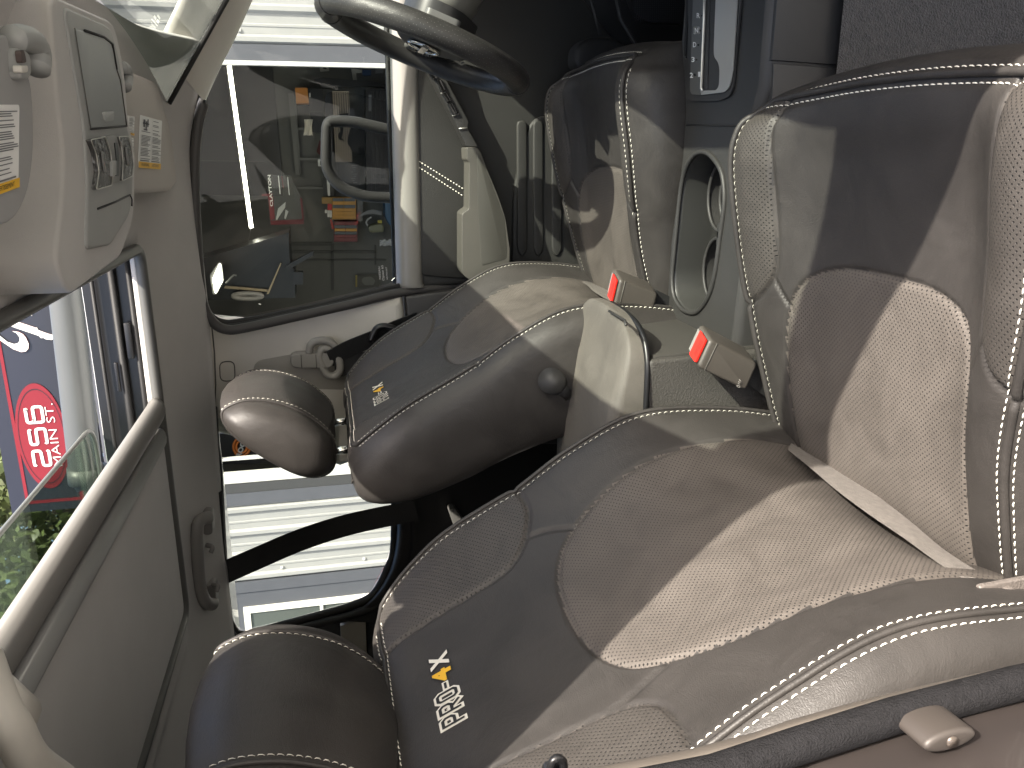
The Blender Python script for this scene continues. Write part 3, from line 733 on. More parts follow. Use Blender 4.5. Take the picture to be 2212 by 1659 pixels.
# B pillar on the driver's side
bo = [(462, 690), (540, 690), (700, 668), (868, 642), (878, 700), (876, 770), (1010, 700), (1180, 640), (1180, 900), (735, 1010), (462, 930)]
slab('b_pillar_trim', PL([(436, 690), (540, 700), (640, 682), (760, 662), (868, 641), (873, 660), (880, 740), (880, 960), (735, 1010), (440, 930)], Y=1.668), (0, .06, 0), PLT, cab, .022, 5)
slab('b_pillar_lower_trim', PL([(876, 641), (940, 632), (1060, 620), (1250, 640), (1250, 960), (884, 960), (884, 740)], Y=1.672), (0, .06, 0), PDK, cab, .006, 3)
slab('belt_anchor_recess', rounded(PL([(547, 780), (700, 752), (860, 742), (860, 845), (547, 838)], Y=1.6675), .02), (0, .01, 0), mat('recess_trim', (.30, .285, .25), .55), cab, .0015)
tube('trim_cap', rounded(PL([(474, 782), (506, 780), (508, 822), (476, 824)], Y=1.6670), .012, 4), .0012, mat('seam_shadow_gap', (.10, .095, .085), .7), cab, n=6, closed=True)
tube('trim_seam', PL([(457, 700), (463, 760), (466, 830), (462, 920)], Y=1.6670), .0014, mat('seam_shadow_gap', (.1, .1, .1), .7), cab, n=6)
# rear quarter: dark rear door lies further down; back wall and rear bench close the cabin
bench = thing('rear_bench', (-1.2, 1.0, .5), 'black rear bench in deep shade between the two front seats', 'rear seat')
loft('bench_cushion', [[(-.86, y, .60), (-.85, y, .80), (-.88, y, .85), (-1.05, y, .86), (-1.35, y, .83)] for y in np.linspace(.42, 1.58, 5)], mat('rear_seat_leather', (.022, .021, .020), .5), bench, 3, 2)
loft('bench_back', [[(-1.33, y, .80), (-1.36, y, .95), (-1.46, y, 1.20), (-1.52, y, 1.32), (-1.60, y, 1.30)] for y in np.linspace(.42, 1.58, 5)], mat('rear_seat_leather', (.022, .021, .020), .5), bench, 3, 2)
slab('rear_wall', [(-2.25, .36, .5), (-2.25, 1.62, .5), (-2.25, 1.60, 1.66), (-2.25, .38, 1.66)], (-.03, 0, 0), PLT, cab)
# shut rear door on the passenger's side, outside the picture but part of the light
slab('rear_door_trim', [(-.36, .30, .45), (-1.5, .30, .45), (-1.5, .30, 1.25), (-.36, .30, 1.25)], (0, -.05, 0), PDK, cab)
slab('c_pillar', [(-1.12, .33, 1.25), (-1.5, .33, 1.25), (-2.2, .38, 1.62), (-1.15, .38, 1.64)], (0, -.04, 0), PLT, cab)
slab('c_pillar', [(-1.16, 1.66, 1.25), (-2.2, 1.66, 1.25), (-2.2, 1.60, 1.64), (-1.12, 1.61, 1.64)], (0, .04, 0), PDK, cab)
slab('quarter_trim', [(-1.5, 1.66, .45), (-2.2, 1.66, .45), (-2.2, 1.66, 1.25), (-1.5, 1.66, 1.25)], (0, .04, 0), PDK, cab)
slab('quarter_trim', [(-1.5, .32, .45), (-2.2, .32, .45), (-2.2, .32, 1.25), (-1.5, .32, 1.25)], (0, -.04, 0), PDK, cab)
slab('rear_side_glass', [(-.44, .335, 1.25), (-2.15, .335, 1.25), (-2.15, .375, 1.63), (-.44, .36, 1.64)], (0, -.004, 0), glass('privacy_glass', (.22, .23, .22), .8), cab, 0)  # unseen dark pane, added to dim the light on the far seat
slab('b_pillar_upper', [(-.38, .325, 1.0), (-.46, .325, 1.0), (-.46, .355, 1.64), (-.38, .355, 1.64)], (0, -.02, 0), PLT, cab, .004)
# dashboard, firewall and floor
loft('dashboard', [[(.50, y, .62), (.44, y, .80), (.40, y, 1.02), (.345, y, 1.20), (.338, y, 1.305), (.42, y, 1.325), (.70, y, 1.26), (.95, y, 1.17)] for y in np.linspace(.36, 1.64, 5)], PDK, cab, 4, 2)  # out of view; top edge raised to cast shade over the cushion front
slab('firewall', [(.80, .30, .2), (.80, 1.68, .2), (.80, 1.68, 1.0), (.80, .30, 1.0)], (.03, 0, 0), PBK, cab)
fl = []
fp = [(.30, .44), (.50, .44), (.70, .45), (.80, .50), (.865, .62), (.885, .735), (.888, .82)]
loft('floor_carpet', [[(x, y, z-.04*max(0, x-.3)) for y, z in fp] for x in (-1.0, -.5, 0, .35, .8)], CARP, cab, 4, 4)
loft('floor_carpet', [[(x, 2.06-y, z-.04*max(0, x-.3)) for y, z in fp] for x in (-1.0, -.5, 0, .35, .8)], CARP, cab, 4, 4)
box('underfloor', (-.75, .99, .36), (3.2, 1.4, .06), PBK, cab)
# driver's footwell lining, kick panel, speaker
slab('kick_panel', PL([(860, -250), (1560, -250), (1560, 300), (1300, 300), (1190, 420), (1080, 330), (1050, 200), (930, 60)], Y=1.70), (0, .05, 0), mat('kick_panel_plastic', (.020, .020, .020), .6, bump=.3, bscale=900, bdist=.0006), cab, .01)
tube('footwell_edge', PL([(1325, -40), (1340, 40), (1372, 95), (1392, 125), (1398, 170)], Y=1.50), .004, PMD, cab, n=8)
tube('footwell_edge', PL([(1268, -40), (1285, 30), (1296, 75)], Y=1.50), .003, PDK, cab, n=8)
slab('pedal', rounded(PL([(1242, 150), (1245, 100), (1270, 80), (1320, 78), (1355, 95), (1362, 150)], Y=1.48), .02), (.0, .05, 0), RUB, cab, .01, 3)
sp = slab('speaker_grille', rounded(PL([(1350, -40), (1372, 30), (1400, 48), (1480, 52), (1480, -40)], Y=1.45), .01), (0, .02, 0), PBK, cab)
vs = []; fs = []
for i in range(24):
    for j in range(16):
        c = P(1372+i*4.6, -25+j*4.6, Y=1.449); b0 = len(vs)
        if c[2] > 2: continue
        for dx, dz in ((-.001, -.001), (.001, -.001), (.001, .001), (-.001, .001)): vs.append(c+np.array([dx, -.0005, dz]))
        fs.append((b0, b0+1, b0+2, b0+3))
o = mesh('grille_mesh', vs, fs, PDK, sp, False, False); o['kind'] = 'stuff'

# ------------------------------------------------------------------ passenger's grab handle (near, upper left) and rear grab handle
gh = thing('grab_handle', P(40, 1600, Z=1.64), 'pale grab handle at the near roof edge in the upper rear corner', 'grab handle', 'roof grab handles')
A = [P(-40, 1420, Z=1.655), P(0, 1530, Z=1.640), P(30, 1580, Z=1.634), P(70, 1650, Z=1.632), P(140, 1700, Z=1.632), P(230, 1760, Z=1.636)]
tube('grip', cr(A, 6), .016, PLT, gh, n=16, flat=(1.1, .8)); tube('mount', [P(-60, 1500, Z=1.66), P(20, 1570, Z=1.646)], .024, PLT, gh, n=14)
def rear_handle():
    g = thing('grab_handle', P(440, 1210, Y=1.46), 'grey grab handle over the far rear window', 'grab handle', 'roof grab handles')
    M = mat('grey_handle_plastic', (.21, .20, .19), .5)
    pts = [P(452, 1118, Y=1.50), P(432, 1125, Y=1.475), P(426, 1150, Y=1.465), P(428, 1220, Y=1.460), P(434, 1275, Y=1.465), P(446, 1302, Y=1.475), P(462, 1305, Y=1.50)]
    tube('grip', cr(pts, 8), .0125, M, g, n=14, flat=(1.0, .8))
    for u, v in ((448, 1135), (456, 1290)): slab('mount', rounded(PL([(u-14, v-26), (u+10, v-26), (u+12, v+22), (u-12, v+22)], Y=1.50), .012), (0, .03, 0), M, g, .004)
    for u, v in ((447, 1178), (459, 1262)): tube('coat_hook', cr([P(u, v, Y=1.495), P(u+12, v+4, Y=1.485), P(u+8, v+16, Y=1.48)], 4), .0045, M, g, n=8)
    return g
rear_handle()

# ------------------------------------------------------------------ overhead console
oc = thing('overhead_console', P(230, 300, Z=1.64), 'bluish grey overhead console with two map lights and spectacle box', 'overhead console')
ZC = 1.635
out = PL([(140, 14), (232, 55), (243, 70), (256, 120), (266, 175), (273, 270), (282, 300), (288, 360), (286, 440), (278, 470), (240, 530), (188, 540), (190, 440), (191, 400), (187, 330), (183, 270), (167, 175)], Z=ZC)
pod = PL([(108, -14), (238, 44), (250, 62), (262, 118), (271, 172), (278, 268), (287, 300), (292, 360), (291, 440), (286, 485), (262, 555), (150, 640), (120, 560), (138, 420), (140, 330), (132, 260), (122, 160)], Z=ZC+.003)
slab('pod', rounded(pod, .02, 4), (0, 0, .085), HEAD, oc, .022, 6)
slab('housing', rounded(out, .012, 3), (0, 0, .012), PLT2, oc, .004, 4)
SHD = mat('seam_shadow_gap', (.1, .1, .1), .7)
dz = np.array([0, 0, -.0015])
dr = [P(158, 60, Z=ZC)+dz, P(180, 66, Z=ZC)+dz, P(222, 80, Z=ZC)+dz, P(240, 95, Z=ZC)+dz, P(249, 150, Z=ZC)+dz, P(257, 172, Z=ZC)+dz, P(271, 272, Z=ZC)+dz, P(193, 279, Z=ZC)+dz, P(177, 180, Z=ZC)+dz]
box_door = slab('spectacle_box_door', rounded(dr, .010, 3), (0, 0, .008), mat('bluish_grey_panel', (.26, .275, .27), .45, bump=.1, bscale=1500, bdist=.0003), oc, .003, 3)
tube('door_gap', dr[1:5], .0015, BLK, oc, n=6); tube('door_gap', dr[6:8], .0011, BLK, oc, n=6); tube('door_gap', [dr[7], dr[8], dr[0]], .0005, SHD, oc, n=6); tube('door_gap', [dr[4], dr[5], dr[6]], .0009, SHD, oc, n=6)
slab('finger_notch', rounded(PL([(224, 242), (247, 240), (246, 260), (228, 263)], Z=ZC-.0034), .003), (0, 0, .002), mat('notch_grey', (.36, .37, .36), .5), box_door, .0008)
LENS = glass('ribbed_lamp_lens', (.30, .29, .28), 1.5, .12)
def lamp(pts, px):
    rows = []
    c = np.mean(pts, axis=0)
    o = slab('map_light', rounded(pts, .004, 3), (0, 0, .006), mat('lamp_lens_smoke', (.055, .053, .052), .22, spec=.8, bump=.8, bscale=260, bdist=.002, bdetail=0), oc, .0012, 3)
    q = [p+np.array([0, 0, -.001]) for p in rounded(pts, .004, 3)]
    tube('lens_edge', q, .0006, SIL, o, n=6, closed=True)
    bb = [c+np.array([a*.006, b*.004, -.002]) for a, b in ((-1.8, -1), (1.8, -1), (1.8, 1), (-1.8, 1))]
    slab('bulb_glint', rounded(bb, .003), (0, 0, .001), mat('bulb_grey', (.16, .155, .15), .3), o, .0005)
ZL = ZC-.004
lamp(PL([(194, 302), (226, 295), (237, 330), (242, 370), (240, 400), (206, 410), (212, 370), (205, 330)], Z=ZL), 0)
lamp(PL([(255, 295), (276, 295), (284, 320), (288, 355), (285, 380), (262, 391), (264, 350), (261, 318)], Z=ZL), 1)
sw = slab('light_switch_panel', rounded(PL([(229, 293), (252, 293), (259, 320), (262, 355), (259, 392), (243, 399), (245, 365), (240, 330)], Z=ZL+.001), .004), (0, 0, .01), mat('switch_grey', (.22, .22, .21), .5), oc, .002)
slab('slider_slot', rounded(PL([(248, 308), (254, 308), (258, 345), (257, 380), (251, 381), (252, 345)], Z=ZL), .002), (0, 0, .001), PBK, sw)
slab('slider_tab', rounded(PL([(243, 350), (252, 346), (252, 378), (244, 382)], Z=ZL-.003), .002), (0, 0, .004), PLT2, sw, .001)
tube('console_seam', PL([(211, 451), (250, 436), (281, 421)], Z=ZC-.0005), .0012, BLK, oc, n=6); tube('console_seam', PL([(281, 421), (285, 430), (285, 445)], Z=ZC-.0005), .0009, BLK, oc, n=6)

# ------------------------------------------------------------------ sun visors with their warning labels
def caution(parent, q, mirror=False, seed=1):
    """q = lower left, lower right, upper right, upper left of the printed sheet, yellow strip along its lower edge"""
    fn = quadfn(*q); rs = random.Random(seed)
    o = slab('warning_label', rounded([fn(0, 0), fn(1, 0), fn(1, 1), fn(0, 1)], .004), (0, 0, .0004), WHT, parent)
    n = np.cross(np.array(q[1])-np.array(q[0]), np.array(q[3])-np.array(q[0])); n /= np.linalg.norm(n); n = n if n[2] < 0 else -n
    f = lambda x, y: fn(x, y)+n*.0008
    def quads(name, L, M):
        vs = []; fs = []
        for a, b, c, d in L:
            k = len(vs); vs.extend([f(a, b), f(c, b), f(c, d), f(a, d)]); fs.append((k, k+1, k+2, k+3))
        return mesh(name, vs, fs, M, o, False, False)
    quads('header_strip', [(.0, .0, 1, .115)], YEL)
    f2 = lambda x, y: fn(x, y)+n*.0011
    for x0, s in ((.10, 'WARNING'), (.55, 'AVERTISSEMENT')): lettering('header_lettering', s, lambda x, y: f2(x0+x*.34, .035+y*.055), BLK, o, w=1., h=1.)
    L = []
    for col in (.04, .53):
        y = .17
        while y < .93:
            if rs.random() < .2: y += .03
            if not (col < .3 and y > .70): L.append((col+.02, y, col+.02+rs.uniform(.25, .42), y+.013))
            if not (col < .3 and y > .70): L.append((col, y+.003, col+.009, y+.010))
            y += .027 if rs.random() < .8 else .05
        L.append((col, .13, col+.40, .15))
    L.append((.505, .13, .508, .96))
    quads('small_print', L, mat('small_print_ink', (.15, .15, .16), .6))
    quads('pictogram', [(.12, .78, .20, .93), (.22, .74, .27, .90), (.29, .80, .34, .95), (.14, .72, .30, .75), (.10, .84, .37, .87)], mat('pictogram_grey', (.12, .12, .14), .6))
    return o
VIS = mat('visor_cloth', (.37, .335, .295), .9, bump=.3, bscale=1400, bdist=.0006, sheen=.2, var=.04)
dv = thing('sun_visor', P(320, 300, Z=1.65), 'sun visor folded up on the driver side with white and yellow labels', 'sun visor', 'sun visors')
ZV = 1.650
pl = slab('visor_panel', rounded(PL([(235, 142), (262, 142), (300, 160), (335, 175), (350, 193), (355, 240), (364, 249), (380, 300), (390, 345), (386, 393), (370, 412), (330, 417), (240, 419)], Z=ZV), .016, 4), (0, 0, .016), VIS, dv, .007, 4)
caution(dv, PL([(298, 362), (346, 366), (350, 261), (303, 248)], Z=ZV-.001), seed=2)
caution(dv, PL([(262, 288), (289, 293), (291, 252), (262, 247)], Z=ZV-.001), seed=3)
caution(dv, PL([(255, 372), (286, 375), (289, 298), (262, 296)], Z=ZV-.001), seed=4)
tube('visor_clip', cr(PL([(262, 145), (270, 150), (274, 168), (270, 188)], Z=ZV-.008), 5), .008, PLT2, dv, n=12)
pv = thing('sun_visor', P(60, 330, Z=1.62), 'sun visor nearest the open door, its warning label cut by the picture edge', 'sun visor', 'sun visors')
ZP = 1.625
slab('visor_panel', rounded(PL([(-160, 72), (30, 76), (42, 84), (46, 130), (66, 170), (72, 230), (74, 330), (62, 420), (30, 480), (-160, 520)], Z=ZP), .02, 4), (0, 0, .018), mat('visor_vinyl', (.33, .33, .325), .7, bump=.15, bscale=1200, bdist=.0005), pv, .009, 5)
caution(pv, PL([(-90, 452), (40, 404), (42, 226), (-90, 226)], Z=ZP-.001), seed=6)
tube('visor_pivot', cr(PL([(28, 84), (50, 82), (72, 92), (82, 118), (80, 150)], Z=ZP-.004), 6), .010, PLT2, pv, n=14)
slab('pivot_base', rounded(PL([(42, 104), (52, 100), (68, 120), (70, 165), (60, 174), (46, 170)], Z=ZP-.008), .006), (0, 0, .02), PLT2, pv, .004, 3)
slab('pivot_slot', rounded(PL([(44, 110), (52, 108), (58, 134), (48, 137)], Z=ZP-.010), .003), (0, 0, .004), mat('brown_slot', (.07, .05, .045), .6), pv)
slab('pivot_tab', rounded(PL([(46, 142), (61, 141), (62, 156), (48, 158)], Z=ZP-.011), .003), (0, 0, .006), PLT, pv, .001)

# ------------------------------------------------------------------ driver's door
dd = thing('driver_door', (-.05, 1.7, .9), 'shut dark door beside the steering wheel with cream double stitched panel', 'vehicle door')
YD = 1.690
slab('door_panel', PL([(880, -90), (880, 600), (890, 624), (1060, 612), (1250, 590), (1340, 560), (1340, 100), (1200, -90)], Y=YD), (0, .06, 0), mat('door_skin_plastic', (.032, .0315, .029), .55, bump=.5, bscale=900, bdist=.0008, var=.12), dd, .012, 3)
# rounded bright-edged belt rail
prof = [(1.745, 1.2605), (1.722, 1.2625), (1.700, 1.2605), (1.683, 1.253), (1.676, 1.241), (1.676, 1.226), (1.682, 1.214), (1.70, 1.206)]
x_a, x_b = P(862, -90, Y=1.68)[0], P(866, 621, Y=1.68)[0]
rows = [[(x, y, z+dzz) for y, z in prof] for x, dzz in ((x_a, -.006), (.2, -.003), (0, 0), (-.2, .002), (x_b+.006, .0025))]
rows.append([(x_b-.002, y+.006 if y < 1.73 else y, z-.003+.0025) for y, z in prof]); rows.append([(x_b-.004, 1.735, 1.235) for y, z in prof])
loft('belt_rail', rows, mat('belt_rail_plastic', (.26, .25, .23), .3, bump=.2, bscale=1200, bdist=.0004), dd, 4, 3)
tube('belt_seal', [(x_a, 1.738, 1.262), (x_b, 1.738, 1.2655)], .006, RUB, dd, n=8)
SKN = mat('door_leatherette', (.025, .0245, .0225), .5, bump=.5, bscale=420, bdist=.0009, var=.08)
pin = rounded(PL([(897, -60), (897, 300), (900, 560), (908, 596), (1000, 603), (1030, 600), (1030, 330), (1005, 310), (925, 140), (905, -60)], Y=YD-.006), [.0, 0, .01, .03, .005, 0, 0, 0, 0, 0], 6)
slab('stitched_insert', pin, (0, .02, 0), SKN, dd, .004, 3)
runs = []
for a, b in (((898, 344), (1012, 415)), ((898, 357), (1000, 423))):
    p = np.array([P(a[0]+(b[0]-a[0])*t, a[1]+(b[1]-a[1])*t, Y=YD-.0064) for t in np.linspace(0, 1, 30)]); runs.append((p, np.tile([0, -1., 0], (30, 1))))
stitches('stitching', runs, dd, L=.0045, gap=.0022, wd=.0022)
# armrest with pull grip
ARM = mat('armrest_plastic', (.085, .081, .071), .45, bump=.2, bscale=900, bdist=.0004, var=.08)
arm = slab('armrest', rounded(PL([(1008, 318), (1034, 317), (1052, 365), (1075, 420), (1092, 470), (1102, 540), (1100, 585), (1060, 603), (1015, 606), (998, 592), (998, 462), (1006, 456), (1013, 452), (1014, 350), (1009, 345)], Y=1.618), [.004, .012, .01, .01, .01, .01, .015, .02, .02, .014, .008, .004, .004, .004, .004], 4), (0, .07, 0), ARM, dd, .014, 5)
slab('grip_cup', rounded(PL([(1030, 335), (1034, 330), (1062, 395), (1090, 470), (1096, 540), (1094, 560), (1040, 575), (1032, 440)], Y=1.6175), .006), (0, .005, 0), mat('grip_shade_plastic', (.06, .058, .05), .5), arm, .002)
# switch bank on the sloping front of the armrest
slab('switch_plate', rounded(PL([(900, 60), (925, 150), (990, 278), (1008, 317), (1033, 317), (1010, 277), (1013, 263), (960, 165), (930, 60)], Y=1.640), [0, .005, .005, .003, .003, .004, .012, .005, 0], 4), (0, .05, 0), PMD, dd, .004, 3)
for q in ([(924, 154), (940, 158), (946, 170), (935, 172)], [(943, 172), (953, 170), (964, 195), (953, 201)], [(955, 203), (966, 200), (976, 218), (965, 221)], [(966, 223), (977, 220), (990, 245), (978, 249)]):
    slab('window_switch', rounded(PL(q, Y=1.634), .002), (0, .008, 0), mat('gloss_black_switch', (.006, .006, .006), .12), dd, .0025, 3)
for q in (((952, 202), (962, 199)), ((977, 250), (991, 246)), ((991, 278), (1010, 276))): tube('plate_edge', PL(q, Y=1.6375), .0012, SIL, dd, n=6)
# map pocket with ribs
slab('map_pocket', rounded(PL([(1108, 420), (1122, 340), (1150, 250), (1290, 250), (1290, 590), (1105, 596)], Y=1.683), .03), (0, .02, 0), MATS['door_skin_plastic'], dd, .005, 4)
for u in (1128, 1163, 1203): slab('pocket_rib', rounded(PL([(u-11, 260), (u+11, 260), (u+12, 540), (u, 558), (u-11, 540)], Y=1.679), .012, 5), (0, .008, 0), MATS['door_skin_plastic'], dd, .0035, 4)
# glass and frame
gl = [(548, -60), (440, 212), (425, 262), (417, 330), (416, 400), (420, 480), (428, 600), (436, 650), (452, 674), (480, 686), (520, 683), (640, 660), (760, 632), (840, 612), (853, 600), (853, -60)]
yof = lambda u: 1.70-.10*(853-u)/440
glp = [P(u, v, Y=yof(u)) for u, v in gl]
slab('window_glass', glp, (0, .004, 0), GLT, dd, 0, smooth=False)
seal = [P(u, v, Y=yof(u)-.006) for u, v in [(438, 214), (424, 262), (416, 330), (415, 400), (419, 480), (427, 600), (436, 655), (455, 682), (482, 696), (520, 694), (640, 671), (760, 643), (845, 622), (872, 616)]]
tube('window_frame', cr(seal, 4), .0062, RUB, dd, n=10)
seal2 = [P(u, v, Y=yof(u)-.020) for u, v in [(440, 222), (428, 265), (421, 330), (420, 400), (423, 480), (431, 600), (440, 662), (462, 698), (490, 712), (530, 708), (640, 684), (760, 657), (850, 635), (940, 622), (1040, 612)]]
tube('door_seal', cr(seal2, 4), .0095, mat('grey_rubber', (.055, .052, .05), .55), dd, n=10)
seal3 = [P(u, v, Y=yof(u)-.013) for u, v in [(445, 668), (474, 702), (520, 702), (640, 677), (760, 650), (870, 625), (1000, 610)]]
tube('door_seal', cr(seal3, 4), .006, RUB, dd, n=8)
EW = lambda fn, s, M=WHT, **k: lettering('glass_etching', s, fn, M, dd, **k)
def gfn(u0, v0, u1, v1, u2, v2):
    o_, r_, t_ = P(u0, v0, Y=yof(u0)-.001), P(u1, v1, Y=yof(u1)-.001), P(u2, v2, Y=yof(u2)-.001)
    return lambda x, y: o_+(r_-o_)*x+(t_-o_)*y
EW(gfn(823, 603, 821, 576, 819, 603), 'NISSAN', w=1., h=1.); EW(gfn(832, 606, 829, 573, 826, 606), 'Optex 65', w=1., h=1.); EW(gfn(838, 604, 836, 577, 835, 604), 'AS2 M20 DOT', w=1., h=1.)
# outside mirror seen through that glass
om = thing('door_mirror', (.25, 1.86, 1.33), 'black outside mirror housing seen through the driver window', 'door mirror')
mo = rounded(PL([(706, 275), (712, 262), (760, 262), (860, 285), (860, 428), (790, 425), (745, 410), (720, 390), (704, 360)], Y=1.86), .02, 5)
tube('mirror_housing', mo, .012, mat('mirror_black', (.006, .006, .006), .75), om, n=12, closed=True)
slab('mirror_back', [q+np.array([.012, .0, 0]) for q in mo], (.05, .05, 0), glass('dusky_mirror', (.74, .74, .76), .06), om)

# ------------------------------------------------------------------ rear door, driver's side
rd = thing('rear_door', (-.8, 1.7, .9), 'black rear door behind the far seat with bright window', 'vehicle door')
og = [(462, 905), (468, 960), (474, 1020), (484, 1200), (492, 1310), (500, 1345), (525, 1362), (600, 1345), (700, 1318), (760, 1300), (800, 1278), (830, 1225), (850, 1160), (852, 905)]
yr = lambda u: 1.70-.10*(853-u)/400
slab('window_glass', [P(u, v, Y=yr(u)) for u, v in og], (0, .004, 0), GLT, rd, 0, smooth=False)
fr = [P(u, v, Y=yr(u)-.004) for u, v in [(458, 880), (463, 960), (470, 1020), (480, 1200), (488, 1310), (498, 1352), (525, 1373), (600, 1354), (700, 1327), (760, 1309), (808, 1284), (838, 1228), (853, 1165), (853, 905)]]
tube('window_frame', cr(fr, 4), .010, RUB, rd, n=10)
tube('door_seal', cr([P(u, v, Y=yr(u)-.02) for u, v in [(470, 1060), (478, 1200), (486, 1320), (498, 1370), (528, 1392), (600, 1372), (700, 1345), (770, 1326), (825, 1298), (852, 1240), (866, 1170)]], 4), .010, RUB, rd, n=10)
rows = []
for v, uu in ((870, 0), (1000, 0), (1100, 0), (1165, 0), (1230, -14), (1290, -52), (1340, -120)):
    rows.append([P(855+uu, v, Y=1.70), P(858+uu, v, Y=1.675), P(868+uu, v+2, Y=1.66), P(885+uu*.7, v+5, Y=1.665), P(930, v+10, Y=1.675), P(1250, v+40, Y=1.69)])
loft('door_panel', rows, mat('rear_door_plastic', (.016, .0155, .016), .42), rd, 4, 4)
slab('door_skin', PL([(500, 1398), (560, 1388), (700, 1348), (800, 1310), (870, 1250), (1250, 1060), (1250, 1800), (480, 1800)], Y=1.705), (0, .04, 0), PBK, rd)
slab('door_pull', rounded(PL([(968, 1102), (982, 1096), (1012, 1142), (1000, 1165), (985, 1150)], Y=1.64), .008), (0, .03, 0), mat('pull_grey', (.10, .098, .092), .5), rd, .004)
slab('door_trim_strip', PL([(735, 1352), (790, 1338), (793, 1420), (738, 1420)], Y=1.665), (0, .02, 0), mat('recess_trim', (.3, .3, .3), .5), rd, .003)
slab('door_trim_strip', PL([(793, 1337), (880, 1318), (880, 1460), (794, 1460)], Y=1.667), (0, .02, 0), PBK, rd, .003)

# ------------------------------------------------------------------ belts
sb = thing('seat_belt', P(690, 770, Y=1.65), 'grey belt guide with black webbing at the pillar beside the far headrest', 'seat belt', 'seat belts')
CLP = mat('belt_guide_plastic', (.27, .26, .235), .42)
tube('guide_loop', cr(PL([(668, 762), (672, 744), (690, 736), (712, 738), (726, 752), (728, 766), (716, 760), (706, 752), (694, 756), (690, 775), (700, 795)], Y=1.645), 5), .008, CLP, sb, n=10)
tube('guide_loop', cr(PL([(698, 793), (706, 808), (722, 812), (734, 800), (733, 778), (728, 766)], Y=1.645), 5), .008, CLP, sb, n=10)
q = rounded(PL([(627, 770), (636, 765), (704, 762), (718, 770), (722, 785), (712, 796), (640, 796), (628, 790)], Y=1.640), .008)
cv = slab('guide_cover', q, (0, .028, 0), CLP, sb, .007, 4)
for u in (650, 682): tube('cover_seam', PL([(u, 766), (u+1, 781), (u+2, 795)], Y=1.6397), .0009, SHD, cv, n=6)
wb = [P(712, 776, Y=1.640), P(745, 757, Y=1.632), P(780, 742, Y=1.632), P(815, 728, Y=1.640), P(850, 712, Y=1.65), P(905, 690, Y=1.66)]
ribbon('webbing', cr(wb, 5), .042, WEB, sb, wdir=(.80, -.45, .25), th=.001)
wb = [P(722, 792, Y=1.648), P(800, 780, Y=1.65), P(880, 765, Y=1.655), P(1000, 750, Y=1.66)]
ribbon('webbing', cr(wb, 4), .044, WEB, sb, wdir=(1, 0, .1), th=.001)
tube('belt_stop', cr(PL([(800, 737), (812, 710), (830, 704), (848, 708), (862, 714)], Y=1.625), 4), .010, PBK, sb, n=10, flat=(1, .6))
pb = thing('seat_belt', P(730, 900, Y=1.62), 'black webbing slanting across the far rear window', 'seat belt', 'seat belts')
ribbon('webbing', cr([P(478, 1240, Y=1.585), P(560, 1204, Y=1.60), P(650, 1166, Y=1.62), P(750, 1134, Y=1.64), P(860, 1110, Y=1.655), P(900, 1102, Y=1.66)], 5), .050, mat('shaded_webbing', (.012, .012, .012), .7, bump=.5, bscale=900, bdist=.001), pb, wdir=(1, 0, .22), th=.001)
def buckle(name, pts, y0, label, seed):
    """pts: the four corners of the broad face; y0 its distance"""
    t = thing(name, P(*pts[0], Y=y0), label, 'belt buckle', 'red button belt buckles')
    M = mat('buckle_plastic', (.070, .062, .054), .45, bump=.25, bscale=1200, bdist=.0004)
    a, b, c, d = PL(pts, Y=y0)     # top near, top far, bottom far, bottom near
    slab('body', rounded([a, b, c, d], .006), (.012, .030, .0), M, t, .004, 4)
    up_ = ((a+b)/2-(c+d)/2); up_ /= np.linalg.norm(up_); sd = b-a; nn = np.array([.012, .03, 0])
    f = lambda x, y, l=.001: a+sd*x+nn*y+up_*l
    slab('red_button', rounded([f(.08, .66, .0015), f(.92, .66, .0015), f(.90, .08, .0015), f(.10, .08, .0015)], .002), up_*.003, RED, t, .0008)
    lettering('button_lettering', 'PRESS', lambda x, y: f(.25+.5*x, .18+.18*y, .0048), mat('button_dark_red', (.4, .02, .015), .5), t, w=1., h=1.)
    slab('tongue_slot', [f(.14, .72, .0012), f(.86, .72, .0012), f(.86, .93, .0012), f(.14, .93, .0012)], up_*.001, mat('slot_grey', (.22, .21, .20), .4), t)
    k = (d-a)*.13
    tube('seam', [a+k+(b-a)*.02-nn*.01, b+k-(b-a)*.02-nn*.01], .0006, SHD, t, n=6)
    s = np.array([(c+d)/2+np.array([.006, .015, -.002]), (c+d)/2-up_*.05+np.array([.0, .02, 0])])
    ribbon('strap', s, .03, WEB, t, wdir=tuple(b-a), th=.004)
    return t
buckle('belt_buckle', [(1326, 662), (1340, 603), (1422, 635), (1408, 682)], 1.125, 'belt buckle rising between the console and the far seat', 1)
bk = buckle('belt_buckle', [(1507, 795), (1536, 733), (1638, 787), (1612, 845)], .862, 'larger belt buckle beside the nearer seat, in front of the console box', 2)
o0 = P(1580, 834, Y=.8612); ox = P(1608, 822, Y=.8612)-P(1590, 828, Y=.8612)
rx, ry = P(1606, 820, Y=.8608)-P(1600, 836, Y=.8608), P(1593, 830, Y=.8608)-P(1600, 833, Y=.8608)
mk = lambda x, y: P(1598, 838, Y=.8606)+rx*x+ry*y
tube('moulded_mark', [mk(.12+.11*math.cos(t), .5+.5*math.sin(t)) for t in np.linspace(0, 6.28, 14)[:-1]], .0004, mat('moulded_print', (.3, .28, .26), .6), bk, n=5, closed=True)
for q in (((.35, 0), (.45, 1), (.55, 0)), ((.66, 0), (.66, 1)), ((.78, 0), (.95, 1))): tube('moulded_mark', [mk(*c) for c in q], .0004, mat('moulded_print', (.3, .28, .26), .6), bk, n=5)
tg = thing('belt_tongue', P(1205, 1650, Y=.40), 'small black belt tongue at the bottom edge of the nearer backrest', 'belt tongue')
